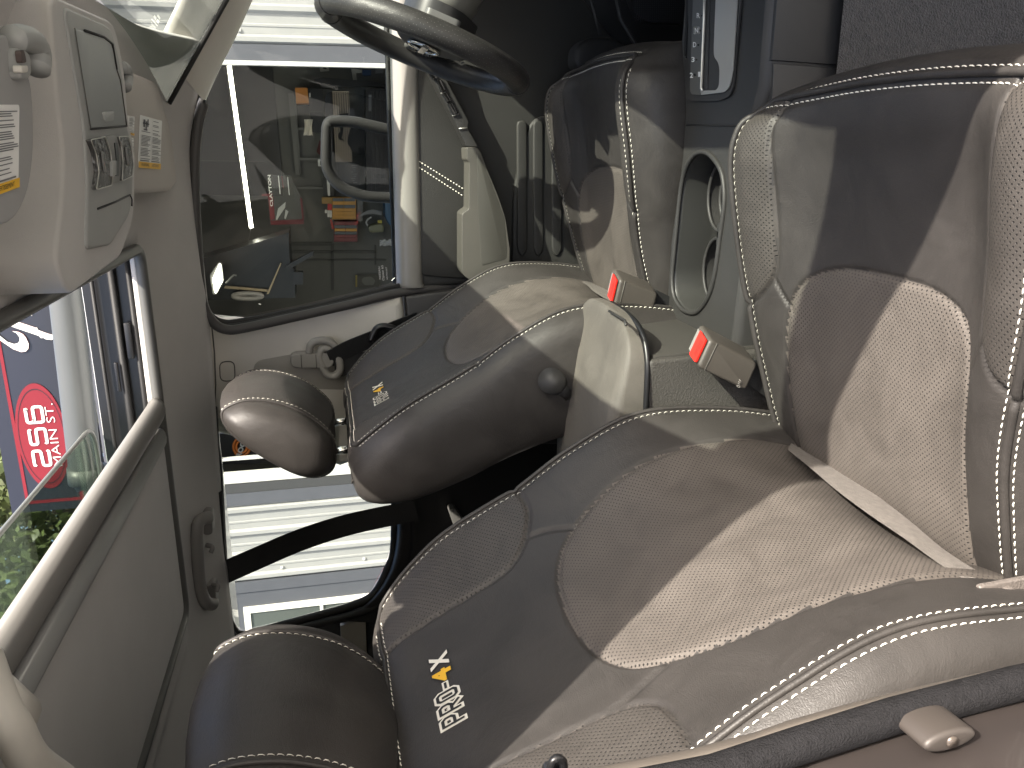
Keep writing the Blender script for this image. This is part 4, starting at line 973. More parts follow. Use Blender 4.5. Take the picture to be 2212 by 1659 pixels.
tube('tongue_loop', rounded(PL([(1186, 1675), (1194, 1643), (1205, 1637), (1216, 1643), (1220, 1675)], Y=.40), .006), .0028, PBK, tg, n=8)
slab('tongue_handle', rounded(PL([(1180, 1668), (1228, 1664), (1232, 1720), (1178, 1720)], Y=.40), .006), (0, .01, 0), PBK, tg, .003)
sh = thing('seat_side_cover', (-.36, .46, .9), 'pale grained plastic cover at the rear corner of the nearer cushion', 'seat trim')
TRM = mat('taupe_grained_plastic', (.125, .110, .100), .42, bump=.8, bscale=330, bdist=.0014)
slab('cover_plate', rounded(PL([(2112, 1268), (2150, 1262), (2212, 1250), (2290, 1240), (2290, 1480), (2140, 1480), (2152, 1420), (2150, 1330)], Y=.452), .006), (0, .004, 0), TRM, sh, .0015, 3)
slab('raised_pad', rounded(PL([(2168, 1275), (2190, 1268), (2230, 1300), (2165, 1370), (2142, 1330)], Y=.449), .006), (0, .004, 0), TRM, sh, .0015, 3)

# ------------------------------------------------------------------ centre console
cc = thing('center_console', (-.1, 1.03, .6), 'dark grey console with silver shifter plate, cup holders and pale padded lid', 'center console')
ZT = .900
# top deck, pierced for the cup tray
deck = PL([(1486, -80), (1481, 0), (1471, 120), (1465, 172), (1480, 186), (1482, 237), (1476, 337), (1466, 415), (1451, 522), (1440, 690), (1578, 745), (1596, 600), (1605, 400), (1621, 245), (1638, 187), (1653, 0), (1660, -80)], Z=ZT)
hole = [P(u, v, Z=ZT) for u, v in cr([(1519.6, 323), (1504, 328), (1489, 346), (1476, 380), (1468, 433), (1461.5, 499), (1455, 565), (1452, 605), (1456, 644), (1472, 671), (1496, 681.5), (1514.5, 673), (1535.6, 639), (1549, 586), (1559, 512), (1568, 446), (1568, 401), (1562, 367), (1549, 343), (1533, 327)], 3, True)]
bm = bmesh.new()
ov = [bm.verts.new(Vector(map(float, p))) for p in deck]; hv = [bm.verts.new(Vector(map(float, p))) for p in hole]
oe = [bm.edges.new((ov[i], ov[(i+1) % len(ov)])) for i in range(len(ov))]; he = [bm.edges.new((hv[i], hv[(i+1) % len(hv)])) for i in range(len(hv))]
bmesh.ops.triangle_fill(bm, edges=oe+he, use_beauty=True)
hc = np.mean(hole, axis=0)
me = bpy.data.meshes.new('console_deck'); bm.to_mesh(me); bm.free()
dk = link('console_deck', me, PMD, cc, False)
zs_up = [p.normal.z for p in me.polygons]
if sum(zs_up) < 0: me.flip_normals()
def skirt(name, ring, drops, M, parent, closed=True):
    rows = [[p+np.array(d) for p in ring] for d in drops]; vs = [q for r in rows for q in r]; n = len(ring); fs = []
    for i in range(len(rows)-1):
        for k in range(n if closed else n-1): fs.append((i*n+k, i*n+(k+1) % n, (i+1)*n+(k+1) % n, (i+1)*n+k))
    return mesh(name, vs, fs, M, parent)
# near and far flanks, rounded over the edge
near = deck[10:]; far = deck[:10]
skirt('console_flank', near, [(0, 0, 0), (0, -.006, -.003), (0, -.010, -.012), (0, -.012, -.05), (0, -.010, -.12)], PMD, cc, False)
skirt('console_flank', far, [(0, 0, 0), (0, .004, -.003), (0, .006, -.010), (0, .008, -.16)], PMD, cc, False)
slab('side_panel', [(.60, .905, .893), (.098, .905, .893), (.094, .903, .800), (.60, .903, .800)], (0, .02, 0), PDK, cc, .002)
slab('side_panel', [(.095, .906, .890), (-.24, .912, .870), (-.24, .905, .780), (.091, .903, .800)], (0, .02, 0), PDK, cc, .002)
tube('deck_seam', PL([(1482, 270), (1540, 271), (1612, 272)], Z=ZT+.0003), .0011, BLK, cc, n=6)
tube('side_trim_rail', PL([(1476, 240), (1468, 270), (1462, 420)], Z=ZT-.02), .007, PBK, cc, n=10)
slab('rail_end', rounded(PL([(1472, 240), (1482, 238), (1482, 256), (1474, 256)], Z=ZT-.012), .002), (0, 0, .008), PMD, cc, .002)
# cup tray
def inset(ring, k, dz):
    c = np.mean(ring, axis=0); return [np.array([c[0]+(p[0]-c[0])*k, c[1]+(p[1]-c[1])*k, ZT+dz]) for p in ring]
rows = [inset(hole, 1.0, 0), inset(hole, .985, .0015), inset(hole, .955, -.001), inset(hole, .94, -.006), inset(hole, .91, -.050), inset(hole, .89, -.085), inset(hole, .5, -.087), inset(hole, .05, -.087)]
n = len(hole); vs = [q for r in rows for q in r]; fs = []
for i in range(len(rows)-1):
    for k in range(n): fs.append((i*n+k, i*n+(k+1) % n, (i+1)*n+(k+1) % n, (i+1)*n+k))
tray = mesh('cup_tray', vs, fs, mat('tray_plastic', (.036, .036, .034), .42, bump=.25, bscale=1100, bdist=.0004), cc)
tube('tray_rim', [q+np.array([0, 0, .0012]) for q in inset(hole, .97, 0)], .0035, PMD, cc, n=8, closed=True)
hx = sorted([p[0] for p in hole]); xm = (hx[0]+hx[-1])/2; span = hx[-1]-hx[0]; yc_ = hc[1]
for sx in (-1, 1):
    cxx = xm+sx*span*.225; r0 = span*.205
    cup = None
    for k, (r, z) in enumerate(((r0, -.034), (r0*.90, -.050), (r0*.78, -.064))):
        ring = [(cxx+r*math.cos(a)*1.0, yc_+r*math.sin(a)*.92, ZT+z) for a in np.linspace(0, 2*math.pi, 40, endpoint=False)]
        ring = [np.array(q) for q in ring]
        if cup is None: cup = skirt('cup_holder', ring, [(0, 0, -.035), (0, 0, -.002), (0, 0, 0)], PMD, cc)
        tube('cup_step', ring, .0026, PMD, cup, n=8, closed=True)
        if k: skirt('cup_wall', ring, [(0, 0, 0), (0, 0, -.03)], PDK, cup)
    box('cup_tab', (cxx-sx*r0*1.0, yc_-.006, ZT-.036), (.026, .022, .012), PMD, cup, .004)
# shifter: recess, silver plate, gate
slab('shifter_bezel', rounded(PL([(1491, -80), (1490, 215), (1500, 219), (1557, 218), (1580, 208), (1588, 190), (1605, 0), (1610, -80)], Z=ZT+.0006), [0, .006, .006, .01, .01, .006, 0, 0]), (0, 0, .003), PDK, cc, .0012)
gate_l = [(1528, -80), (1523, 60), (1518, 195), (1520, 203), (1548, 202), (1558, 196), (1563, 185), (1565, 132), (1560, 126), (1553, 122), (1552, 110), (1556, 0), (1558, -80)]
# plate left and right of the slot so that the slot is a real opening
slab('shifter_plate', rounded(PL([(1502, -80), (1499, 20), (1493, 195), (1497, 204), (1518, 205), (1516, 190), (1522, 40), (1526, -80)], Z=ZT+.0040), [0, 0, .003, .006, .003, .002, 0, 0]), (0, 0, .002), mat('shaded_silver_paint', (.13, .13, .122), .4, metal=.3), cc, .001)  # same silver as its twin; the slope's shade is put into a darker colour
slab('shifter_plate', rounded(PL([(1518, 205), (1516, 196), (1550, 195), (1556, 186), (1558, 140), (1545, 122), (1545, 100), (1552, -80), (1600, -80), (1586, 150), (1579, 188), (1568, 199)], Z=ZT+.0041), [0, 0, .006, .006, .012, .006, 0, 0, 0, 0, .008, .008]), (0, 0, .002), SIL, cc, .001)
slab('gate_wall', PL([(1524, -80), (1520, 60), (1516, 193), (1530, 193), (1533, 60), (1537, -80)], Z=ZT+.0035), (0, 0, .001), PMD, cc, .0005)
tube('gate_lip', PL([(1524, -80), (1521, 40), (1515, 190), (1517, 197)], Z=ZT+.0065), .0022, SIL, cc, n=8)
slab('gate_floor', PL([(1528, -80), (1522, 190), (1524, 197), (1550, 196), (1558, 186), (1560, 130), (1552, 110), (1556, -80)], Z=ZT+.0012), (0, 0, .0005), PDK, cc)
slab('gate_slot', PL([(1542, -80), (1538, 60), (1532, 165), (1533, 192), (1541, 195), (1539, 160), (1545, 60), (1550, -80)], Z=ZT+.0019), (0, 0, .0006), RUB, cc)
for s, u, v in (('R', 1505, 36), ('N', 1501, 68), ('D', 1497, 99), ('3', 1493.5, 131), ('2', 1490, 165), ('1', 1508, 163)):
    o_, rx, ry = P(u+1.5, v+5, Z=ZT+.0066), P(u+1.5, v-2.5, Z=ZT+.0066)-P(u+1.5, v+5, Z=ZT+.0066), P(u-4.5, v+5, Z=ZT+.0066)-P(u+1.5, v+5, Z=ZT+.0066)
    # letters face a driver sitting behind the plate: read towards the bonnet side up
    fx = np.array([0, -1, 0])*.0058; fy = np.array([1, 0, 0])*.0088
    o_ = P(u+4, v+4, Z=ZT+.0068)
    ex = P(u+7, v, Z=ZT+.0068)-P(u, v, Z=ZT+.0068); ey = P(u, v-11, Z=ZT+.0068)-P(u, v, Z=ZT+.0068)
    lettering('gear_letter', s, lambda x, y: P(u, v+3, Z=ZT+.0068)+ex*x+ey*y, WHT, cc, w=1., h=1., bold=.02)
    dx = (11, 0) if s != '1' else (-8, 1)
    tube('gear_mark', [P(u+dx[0], v-2, Z=ZT+.0062), P(u+dx[0], v-2, Z=ZT+.0072)], .0011, BLK, cc, n=8)
    if s == 'N':
        tube('gear_letter_frame', PL([(u-2, v+5), (u+9, v+5), (u+9, v-10), (u-2, v-10)], Z=ZT+.0068), .0004, WHT, cc, n=4, closed=True)
slab('brake_slot', rounded(PL([(1492, -80), (1489, 0), (1483, 118), (1480, 124), (1478, 112), (1485, -80)], Z=ZT+.0006), .002), (0, 0, .001), RUB, cc)
tube('slot_lip', PL([(1484, -60), (1480, 50), (1477, 118), (1482, 125)], Z=ZT+.0012), .0012, PMD, cc, n=6)
# rear box with padded lid
BX = mat('console_box_plastic', (.058, .054, .049), .55, bump=1., bscale=420, bdist=.0012, var=.1)
f0 = [P(1372, 690, X=-.250), P(1440, 690, X=-.248), P(1578, 745, X=-.246), P(1632, 770, X=-.245), P(1600, 795, X=-.248), P(1506, 772, X=-.250), P(1401, 787, X=-.254)]
bx0, by0, by1 = -.252, .915, 1.155
slab('console_box', rounded([(bx0, by0, 1.020), (bx0+.006, by0, .86), (bx0, by0, .70), (-.72, by0, .70), (-.72, by0, 1.028), (-.40, by0, 1.030)], [.006, 0, 0, 0, 0, .0]), (0, by1-by0, 0), BX, cc, .005, 3)
slab('box_front', [(bx0+.004, by0+.008, 1.012), (bx0+.010, by0+.008, .865), (bx0+.010, by1-.008, .865), (bx0+.004, by1-.008, 1.012)], (-.01, 0, 0), mat('box_front_plastic', (.052, .049, .044), .5, bump=.3, bscale=1200, bdist=.0004), cc, .002)
ld = slab('padded_lid', [(x, y, 1.024) for x, y in rounded([(-.72, .913), (-.30, .913), (-.235, .925), (-.206, .975), (-.202, 1.04), (-.204, 1.11), (-.235, 1.152), (-.72, 1.152)], [0, .06, .03, .05, .05, .04, .03, 0], 6)], (0, 0, .05), LTAN, cc, 0)
bm = bmesh.new(); bm.from_mesh(ld.data)
bmesh.ops.dissolve_limit(bm, angle_limit=.01, verts=bm.verts[:], edges=bm.edges[:])
te = [e for e in bm.edges if e.verts[0].co.z > 1.06 and e.verts[1].co.z > 1.06]
bmesh.ops.bevel(bm, geom=te, offset=.020, segments=7, profile=.5, affect='EDGES', clamp_overlap=True)
bmesh.ops.triangulate(bm, faces=[q for q in bm.faces if len(q.verts) > 4])
for k in range(2): bmesh.ops.subdivide_edges(bm, edges=[e for e in bm.edges if e.calc_length() > .05], cuts=1, use_grid_fill=True)
for v in bm.verts:
    t = min(1, max(0, (v.co.x+.36)/.16)); v.co.z = 1.024+(v.co.z-1.024)*(1-.70*t*t*(3-2*t)*.9)
bmesh.ops.recalc_face_normals(bm, faces=bm.faces); bm.to_mesh(ld.data); bm.free(); sharp(ld, 60)
tube('lid_edge', cr([(-.70, .913, 1.024), (-.42, .913, 1.024), (-.29, .915, 1.022), (-.245, .925, 1.020), (-.22, .95, 1.020), (-.208, 1.0, 1.021), (-.206, 1.06, 1.021)], 6), .004, PBK, cc, n=8)
tube('lid_latch', PL([(1316, 672), (1335, 683), (1350, 692), (1352, 702)], X=-.205), .0018, PMD, ld, n=8)

# ------------------------------------------------------------------ steering wheel and column
WC = np.array([.158, 1.360, 1.243]); 
top, bot = P(688, 2, Y=1.36), P(1128, 188, Y=1.36)
ax_v = (top-bot)/np.linalg.norm(top-bot); WC = (top+bot)/2; WR = np.linalg.norm(top-bot)/2-.012
ax_h = np.array([0., 1, 0]); ax_n = np.cross(ax_h, ax_v); ax_n = ax_n if ax_n[0] < 0 else -ax_n     # towards the driver
WRs = WR*.98
stw = thing('steering_wheel', WC, 'black perforated leather steering wheel with a chrome emblem', 'steering wheel')
SWL = leather('wheel_leather', (.035, .034, .033), perf=0, rough=.36)
def wpt(a, r=1., n=0.): return WC+(ax_v*math.sin(a)*WR+ax_h*math.cos(a)*WRs)*r+ax_n*n
A = np.linspace(0, 2*math.pi, 97)[:-1]
rim_ = tube('rim', [wpt(a) for a in A], .0182, SWL, stw, n=16, closed=True)
# punched-look rim covers with fine dimples, as rings of pin holes
vs = []; fs = []
for a in np.linspace(math.pi*.62, math.pi*1.42, 100):
    for k in range(14):
        g = 2*math.pi*(k+.5*(int(a*1000) % 2))/14
        rd_ = (ax_v*math.sin(a)+ax_h*math.cos(a)); c = wpt(a)+rd_*math.cos(g)*.0183+ax_n*math.sin(g)*.0183
        nn = rd_*math.cos(g)+ax_n*math.sin(g); t1 = -ax_v*math.cos(a)+ax_h*math.sin(a); t2 = np.cross(nn, t1); b0 = len(vs)
        for q in (t1, t2, -t1, -t2): vs.append(c+q*.00055+nn*.0001)
        fs.append((b0, b0+1, b0+2, b0+3))
o = mesh('rim_perforation', vs, fs, mat('pin_hole_highlight', (.16, .16, .15), .4), rim_, False, False); o['kind'] = 'stuff'
for a in (math.pi*.60, math.pi*1.44, math.pi*.40): tube('rim_seam', [wpt(a)+(ax_v*math.sin(a)+ax_h*math.cos(a))*math.cos(g)*.0184+ax_n*math.sin(g)*.0184 for g in np.linspace(0, 2*math.pi, 20)], .0009, PBK, rim_, n=6)
tube('rim_lacing', [wpt(a, .915, .004+.002*(i % 2)) for i, a in enumerate(np.linspace(-.9, 1.3, 90))], .0011, mat('dark_grey_thread', (.22, .22, .21), .5), rim_, n=6)
hub = [wpt(a, .47 if abs(math.sin(a)) < .5 else .40, -.012) for a in A[::4]]
slab('hub_cover', rounded([wpt(a, r, .000) for a, r in ((.35, .52), (math.pi*.5, .34), (math.pi-.35, .52), (math.pi+.35, .52), (math.pi*1.5, .50), (-.35, .52))], .03, 5), -ax_n*.055, mat('hub_plastic', (.028, .028, .028), .45), stw, .018, 5)
for s, a0 in ((1, .0), (-1, math.pi)):
    q = [wpt(a0+s*.22, .48, -.006), wpt(a0+s*.16, .95, -.004), wpt(a0-s*.20, .95, -.004), wpt(a0-s*.30, .48, -.006)]
    k = slab('spoke', rounded(q, .01), -ax_n*.024, mat('spoke_silver_grey', (.12, .12, .115), .4), stw, .007, 4)
    for j in range(3): slab('spoke_button', rounded([wpt(a0+s*(.12-.12*j), .62, .000), wpt(a0+s*(.10-.10*j), .76, .000), wpt(a0+s*(.02-.10*j), .76, .000), wpt(a0+s*(.02-.12*j), .62, .000)], .003), -ax_n*.006, mat('gloss_black_switch', (.006, .006, .006), .1), k, .002)
q = [wpt(-math.pi/2-.16, .45, -.006), wpt(-math.pi/2-.10, .95, -.004), wpt(-math.pi/2+.10, .95, -.004), wpt(-math.pi/2+.16, .45, -.006)]
slab('spoke', rounded(q, .01), -ax_n*.022, mat('hub_plastic', (.02, .02, .02), .45), stw, .006, 4)
em = tube('emblem', [WC+ax_n*.003+(ax_v*math.sin(a)*.024+ax_h*math.cos(a)*.027) for a in np.linspace(0, 2*math.pi, 40)[:-1]], .0035, CHR, stw, n=8, closed=True)
slab('emblem_bar', [WC+ax_n*.004+ax_h*x+ax_v*y for x, y in ((-.034, -.005), (.034, -.005), (.034, .005), (-.034, .005))], ax_n*.004, CHR, em, .001)
slab('airbag_mark', [WC+ax_n*.0015+ax_h*x+ax_v*y for x, y in ((-.012, -.066), (.012, -.066), (.012, -.063), (-.012, -.063))], ax_n*.0003, SHD, stw)
stc_ = thing('steering_column', WC-ax_n*.15, 'pale grey steering column shroud behind the wheel', 'steering column')
c0, c1 = WC-ax_n*.055-ax_v*.01, WC-ax_n*.36-ax_v*.03
rows = []
for t, r in ((0, .040), (.02, .052), (.3, .062), (.6, .072), (1., .085)):
    c = c0+(c1-c0)*t; rows.append([c+ax_v*math.sin(a)*r*.9+ax_h*math.cos(a)*r*1.15 for a in np.linspace(0, 2*math.pi, 13)[:-1]])
loft('column_shroud', rows, mat('column_plastic', (.15, .148, .132), .5, bump=.4, bscale=1100, bdist=.0006), stc_, 4, 4, closed=True)
tube('stalk', [c0-ax_n*.05+ax_h*-.04, c0-ax_n*.05-ax_h*.10+ax_v*.02, c0-ax_n*.04-ax_h*.15+ax_v*.03], [.006, .007, .010], PDK, stc_, n=10)
# seat bracket by the tunnel carpet
br = thing('seat_bracket', P(1980, 138, Z=.62), 'glossy black seat bracket showing behind the front edge of the nearer cushion', 'bracket')
GB = mat('gloss_black_metal', (.01, .01, .011), .12, metal=.4)
yb = .80
slab('bracket_foot', rounded(PL([(1930, 160), (1945, 130), (1962, 126), (1975, 140), (1970, 165)], Y=yb), .006), (0, .03, 0), GB, br, .006, 3)
slab('bracket_arm', rounded(PL([(1955, 160), (1962, 132), (1985, 125), (2005, 116), (2014, 118), (2004, 145), (1985, 162)], Y=yb-.01), .006), (0, .03, 0), GB, br, .006, 3)
tube('bracket_bolt', [P(1978, 146, Y=yb-.012), P(1978, 146, Y=yb-.018)], .008, GB, br, n=6)
# ------------------------------------------------------------------ outdoors
g = mesh('ground', [(-40, -40, 0), (40, -40, 0), (40, 60, 0), (-40, 60, 0)], [(0, 1, 2, 3)], mat('pale_concrete', (.34, .33, .31), .9, bump=.4, bscale=40, bdist=.01, var=.12, vscale=3)); g['kind'] = 'structure'
YB = 6.0
bld = thing('garage_building', (-.9, YB, 0), 'white ribbed metal garage building with a wide open workshop door', 'garage')
SID = mat('white_ribbed_steel', (.29, .29, .286), .4, var=.03)
CHA = mat('charcoal_trim', (.075, .078, .092), .5, var=.06)
JMB = mat('white_jamb', (.5, .5, .49), .45)
HB = 2.95
def siding(x0, x1, name='siding_sheet'):
    """ribbed sheet standing up: raised ribs every 0.19 m with a small stiffener between"""
    prof = []; x = x0
    pat = [(0, 0), (.018, -.022), (.045, -.022), (.063, 0), (.105, 0), (.112, -.004), (.124, -.004), (.131, 0)]
    while x < x1:
        for dx, dy in pat:
            if x+dx <= x1: prof.append((x+dx, dy))
        x += .19
    prof.append((x1, 0))
    vs = [(x, YB+y, z) for z in (0, HB) for x, y in prof]; n = len(prof)
    o = mesh(name, vs, [(i, i+1, n+i+1, n+i) for i in range(n-1)], SID, bld, False)
    rs = random.Random(int(x0*10)); k = x0+.084
    while k < x1-.05:
        for z in (.6, 1.25, 1.9, 2.5):
            if rs.random() < .7: box('screw', (k, YB-.006, z+rs.uniform(-.03, .03)), (.022, .012, .022), JMB, o, .004)
        k += .38
    return o
siding(.665, 4.2); siding(-3.245, -2.60); siding(-6.0, -4.35)
def vband(x0, x1, M, name, y=YB-.02, th=.06, z1=HB): return slab(name, [(x0, y, 0), (x1, y, 0), (x1, y, z1), (x0, y, z1)], (0, th, 0), M, bld)
vband(.565, .665, CHA, 'door_trim'); vband(.535, .563, JMB, 'door_jamb', YB-.03)
vband(-2.598, -2.50, CHA, 'door_trim'); vband(-2.498, -2.425, mat('dark_grey_trim', (.045, .045, .047), .5), 'door_trim', YB-.015); vband(-2.42, -2.345, JMB, 'door_jamb', YB-.01)
vband(-2.285, -2.262, JMB, 'door_track', YB+.12, .03)
slab('door_header', [(-2.6, YB-.02, 2.62), (.665, YB-.02, 2.62), (.665, YB-.02, HB), (-2.6, YB-.02, HB)], (0, .06, 0), CHA, bld)
vband(-3.34, -3.247, CHA, 'corner_trim'); 
wn = slab('window', [(-4.35, YB-.01, 0), (-3.342, YB-.01, 0), (-3.342, YB-.01, HB), (-4.35, YB-.01, HB)], (0, .05, 0), CHA, bld)
for x0, x1, z0, z1 in ((-4.25, -3.47, 1.05, 1.10), (-4.25, -3.47, 2.18, 2.23), (-3.52, -3.47, 1.10, 2.18), (-4.25, -4.20, 1.10, 2.18), (-3.83, -3.80, 1.10, 2.18), (-4.20, -3.52, 1.62, 1.645)):
    slab('window_frame', [(x0, YB-.03, z0), (x1, YB-.03, z0), (x1, YB-.03, z1), (x0, YB-.03, z1)], (0, .04, 0), mat('window_frame_white', (.66, .64, .60), .5), wn)
slab('pane', [(-4.2, YB-.018, 1.1), (-3.52, YB-.018, 1.1), (-3.52, YB-.018, 2.18), (-4.2, YB-.018, 2.18)], (0, .004, 0), mat('dim_pane', (.08, .09, .085), .08), wn)
slab('roof', [(-6.2, YB-.25, HB), (4.4, YB-.25, HB), (4.4, YB+6, HB+.25), (-6.2, YB+6, HB+.25)], (0, 0, .06), CHA, bld)
WALL = mat('workshop_grey_wall', (.135, .135, .125), .6, var=.08, vscale=2)
DKW = mat('workshop_dark_wall', (.040, .040, .042), .5, var=.15, vscale=2)
YR = 10.0
slab('back_wall', [(-3.6, YR+.05, 0), (2.5, YR+.05, 0), (2.5, YR+.05, HB+.1), (-3.6, YR+.05, HB+.1)], (0, .1, 0), WALL, bld)
slab('side_wall', [(-3.6, YB+.1, 0), (-3.6, YR+.1, 0), (-3.6, YR+.1, HB+.2), (-3.6, YB+.1, HB+.2)], (-.08, 0, 0), WALL, bld)
slab('side_wall', [(2.4, YB+.1, 0), (2.4, YR+.1, 0), (2.4, YR+.1, HB+.2), (2.4, YB+.1, HB+.2)], (.08, 0, 0), WALL, bld)
slab('ceiling', [(-3.6, YB+.05, HB-.02), (2.4, YB+.05, HB-.02), (2.4, YR+.1, HB+.05), (-3.6, YR+.1, HB+.05)], (0, 0, .04), DKW, bld)
Z1 = lambda x, y: (417+.2084*x, 131.7+.2084*y)
Z2 = lambda x, y: (417+.2084*x, 438.9+.2084*y)
Z3 = lambda x, y: (428+.2084*x, 877.8+.2084*y)
def onwall(name, pts, M, parent=bld, y=YR, th=.06, r=0, bevel=0, conv=Z1):
    q = [P(*conv(*p), Y=y) for p in pts]
    if r: q = rounded(q, r, 4)
    return slab(name, q, (0, th, 0), M, parent, bevel)
def rc(x0, y0, x1, y1): return [(x0, y0), (x1, y0), (x1, y1), (x0, y1)]
onwall('dark_panel', [(-60, -40), (815, -40), (850, 350), (880, 700), (925, 1190), (730, 1040), (-60, 1030)], DKW, y=YR, th=.04)
onwall('dark_panel', [(-60, 1034), (740, 1044), (930, 1195), (930, 1400), (-60, 1385)], mat('workshop_darker_wall', (.026, .026, .028), .45), y=YR, th=.04)
FRM = mat('wall_frame_grey', (.19, .19, .178), .55)
for q in ([(985, 335), (1040, 335), (1110, 1180), (1065, 1180)], [(1046, 360), (1064, 360), (1118, 1170), (1104, 1170)]): onwall('wall_stud', q, FRM, y=YR-.05, th=.05)
for y in (690, 1005, 1305): onwall('wall_rail', rc(1075, y, 1420, y+24), FRM, y=YR-.04, th=.04)
onwall('ledge', [(1340, 290), (1440, 300), (1460, 1400), (1350, 1400)], mat('ledge_grey', (.075, .075, .072), .5), y=YR-.08, th=.08)
for x0, y0, x1, y1 in ((1000, 405, 1440, 440), (1000, 490, 1900, 520), (1000, 580, 2000, 594), (1430, 420, 1460, 900), (1880, 440, 1900, 640), (1000, 240, 1008, 420)):
    onwall('panel_joint', rc(x0, y0, x1, y1), mat('joint_dark', (.07, .07, .066), .6), y=YR+.02, th=.03, conv=Z2)
# workshop contents, one thing each
def item(name, pts, M, label, cat, y=YR-.12, th=.1, r=0, bevel=0, conv=Z1, group=None):
    c = np.mean([P(*conv(*p), Y=y) for p in pts], axis=0); t = thing(name, c, label, cat, group)
    onwall('body', pts, M, t, y, th, r, bevel, conv); return t
def part(t, name, pts, M, y=YR-.13, th=.02, r=0, conv=Z1, bevel=0): return onwall(name, pts, M, t, y, th, r, bevel, conv)
LED = mat('led_glow', (1, 1, 1), .5, emit=(1, .93, .78), estr=6)
yl = 8.6
lt = thing('strip_light', P(480, 300, Y=yl), 'long glowing strip light inside the open workshop', 'strip light')
q0, q1 = P(495, 142, Y=yl), P(543, 492, Y=yl)
tube('glow_tube', [q0, q1], .019, LED, lt, n=12); tube('end_cap', [q0+(q0-q1)*.008, q0], .022, PBK, lt, n=12)
tube('fitting', [q0+np.array([0, .05, .02]), q1+np.array([0, .05, .02])], .02, PDK, lt, n=8)
tube('power_cord', cr([P(*Z2(x, y), Y=yl) for x, y in ((598, 268), (585, 330), (570, 430), (590, 560), (595, 650))], 4), .006, FRM, lt, n=6)
wl = thing('work_lamp', P(*Z2(250, 780), Y=7.6), 'square glowing work lamp low in the corner of the workshop', 'work lamp')
LED2 = mat('lamp_glow', (1, 1, 1), .5, emit=(1, .94, .80), estr=5)
part(wl, 'glow_panel', [(275, 622), (288, 640), (308, 800), (238, 935), (225, 925), (202, 785)], LED2, 7.6, .01, .01, Z2); part(wl, 'lamp_housing', [(268, 612), (296, 630), (318, 805), (240, 950), (205, 945), (182, 800), (175, 740)], mat('lamp_housing_grey', (.2, .2, .19), .5), 7.615, .05, .01, Z2)
tube('lamp_arm', [P(*Z2(340, 830), Y=7.62), P(*Z2(420, 745), Y=7.62), P(*Z2(450, 750), Y=7.62)], .008, FRM, wl, n=8)
ma = item('workshop_machine', [(0, 600), (560, 440), (990, 305), (1000, 560), (1010, 650), (1050, 690), (1060, 980), (0, 1010)], mat('machine_black', (.010, .010, .011), .35), 'black workshop machine filling the lower rear corner of the window', 'machine', 7.9, .5, conv=Z2)
part(ma, 'arm', [(960, 660), (1010, 620), (1240, 495), (1248, 540), (1040, 660), (980, 710)], PBK, 7.85, .06, 0, Z2)
part(ma, 'screen_box', rc(1040, 715, 1140, 845), PBK, 7.8, .1, .01, Z2)
part(ma, 'brass_bar', [(330, 858), (770, 895), (775, 918), (320, 882)], mat('worn_brass', (.42, .33, .2), .4), 7.85, .03, 0, Z2)
part(ma, 'brass_bar', [(905, 620), (915, 626), (785, 940), (762, 945)], mat('worn_brass', (.42, .33, .2), .4), 7.84, .03, 0, Z2)
tube('grey_ring', [P(*Z2(565+150*math.cos(a), 962+27*math.sin(a)), Y=7.8) for a in np.linspace(0, 2*math.pi, 36)[:-1]], .022, mat('ring_grey', (.32, .30, .27), .5), ma, n=8, closed=True)
for y in (982, 1045): tube('chrome_knob', [P(*Z2(670, y), Y=7.8), P(*Z2(705, y), Y=7.8)], .012, CHR, ma, n=10)
bx_ = item('cardboard_box', [(1058, 278), (1185, 278), (1200, 440), (1070, 440)], mat('orange_cardboard', (.72, .30, .075), .7), 'orange brown box on top of the black wall cabinet', 'box', YR-.3, .25)
kb = item('wall_cabinet', [(1198, 285), (1345, 290), (1345, 745), (1240, 740), (1205, 500)], mat('cabinet_black', (.012, .012, .013), .4), 'black wall cabinet beneath the orange brown box', 'cabinet', YR-.25, .22)
part(kb, 'door_gap', rc(1205, 520, 1340, 524), mat('joint_dark', (.07, .07, .07), .6), YR-.252, .01); part(kb, 'white_tag', rc(1202, 330, 1218, 375), WHT, YR-.26, .01)
rg = thing('rag', P(*Z1(1195, 690), Y=YR-.3), 'crumpled off white rag hanging from the black wall cabinet', 'rag')
rr_ = [[P(*Z1(x+6*math.sin(3*k+i), y), Y=YR-.30-.02*math.sin(2.2*k+i)) for k, x in enumerate((1150, 1168, 1186, 1205, 1222, 1238))] for i, y in enumerate((605, 640, 680, 720, 755, 772))]
loft('cloth', rr_, mat('off_white_cloth', (.85, .80, .70), .9), rg, 3, 3)
pg = item('pegboard', [(1445, 315), (1615, 315), (1650, 1045), (1480, 1045)], mat('tan_pegboard', (.80, .66, .50), .7), 'tan pegboard hung with black tools behind the mirror', 'pegboard', YR-.16, .02)
vs = []; fs = []
for i in range(34):
    for j in range(7):
        u_, v_ = Z1(1462+j*24+i*1.0, 330+i*21); c = P(u_, v_, Y=YR-.1625); k = len(vs); vs += [c+np.array(q)*.006 for q in ((-1, 0, -1), (1, 0, -1), (1, 0, 1), (-1, 0, 1))]; fs.append((k, k+1, k+2, k+3))
o = mesh('peg_holes', vs, fs, BLK, pg, False, False); o['kind'] = 'stuff'
TB = mat('tool_black', (.012, .012, .012), .4)
def tool(kind, pts, label, M=TB, cat='tool', y=YR-.22, th=.04, r=.01): return item(kind, pts, M, label, cat, y, th, r)
tool('spanner', [(1520, 548), (1545, 552), (1590, 545), (1610, 540), (1610, 560), (1590, 568), (1545, 568), (1520, 575)], 'upper small spanner hanging on the tan pegboard', cat='spanner')
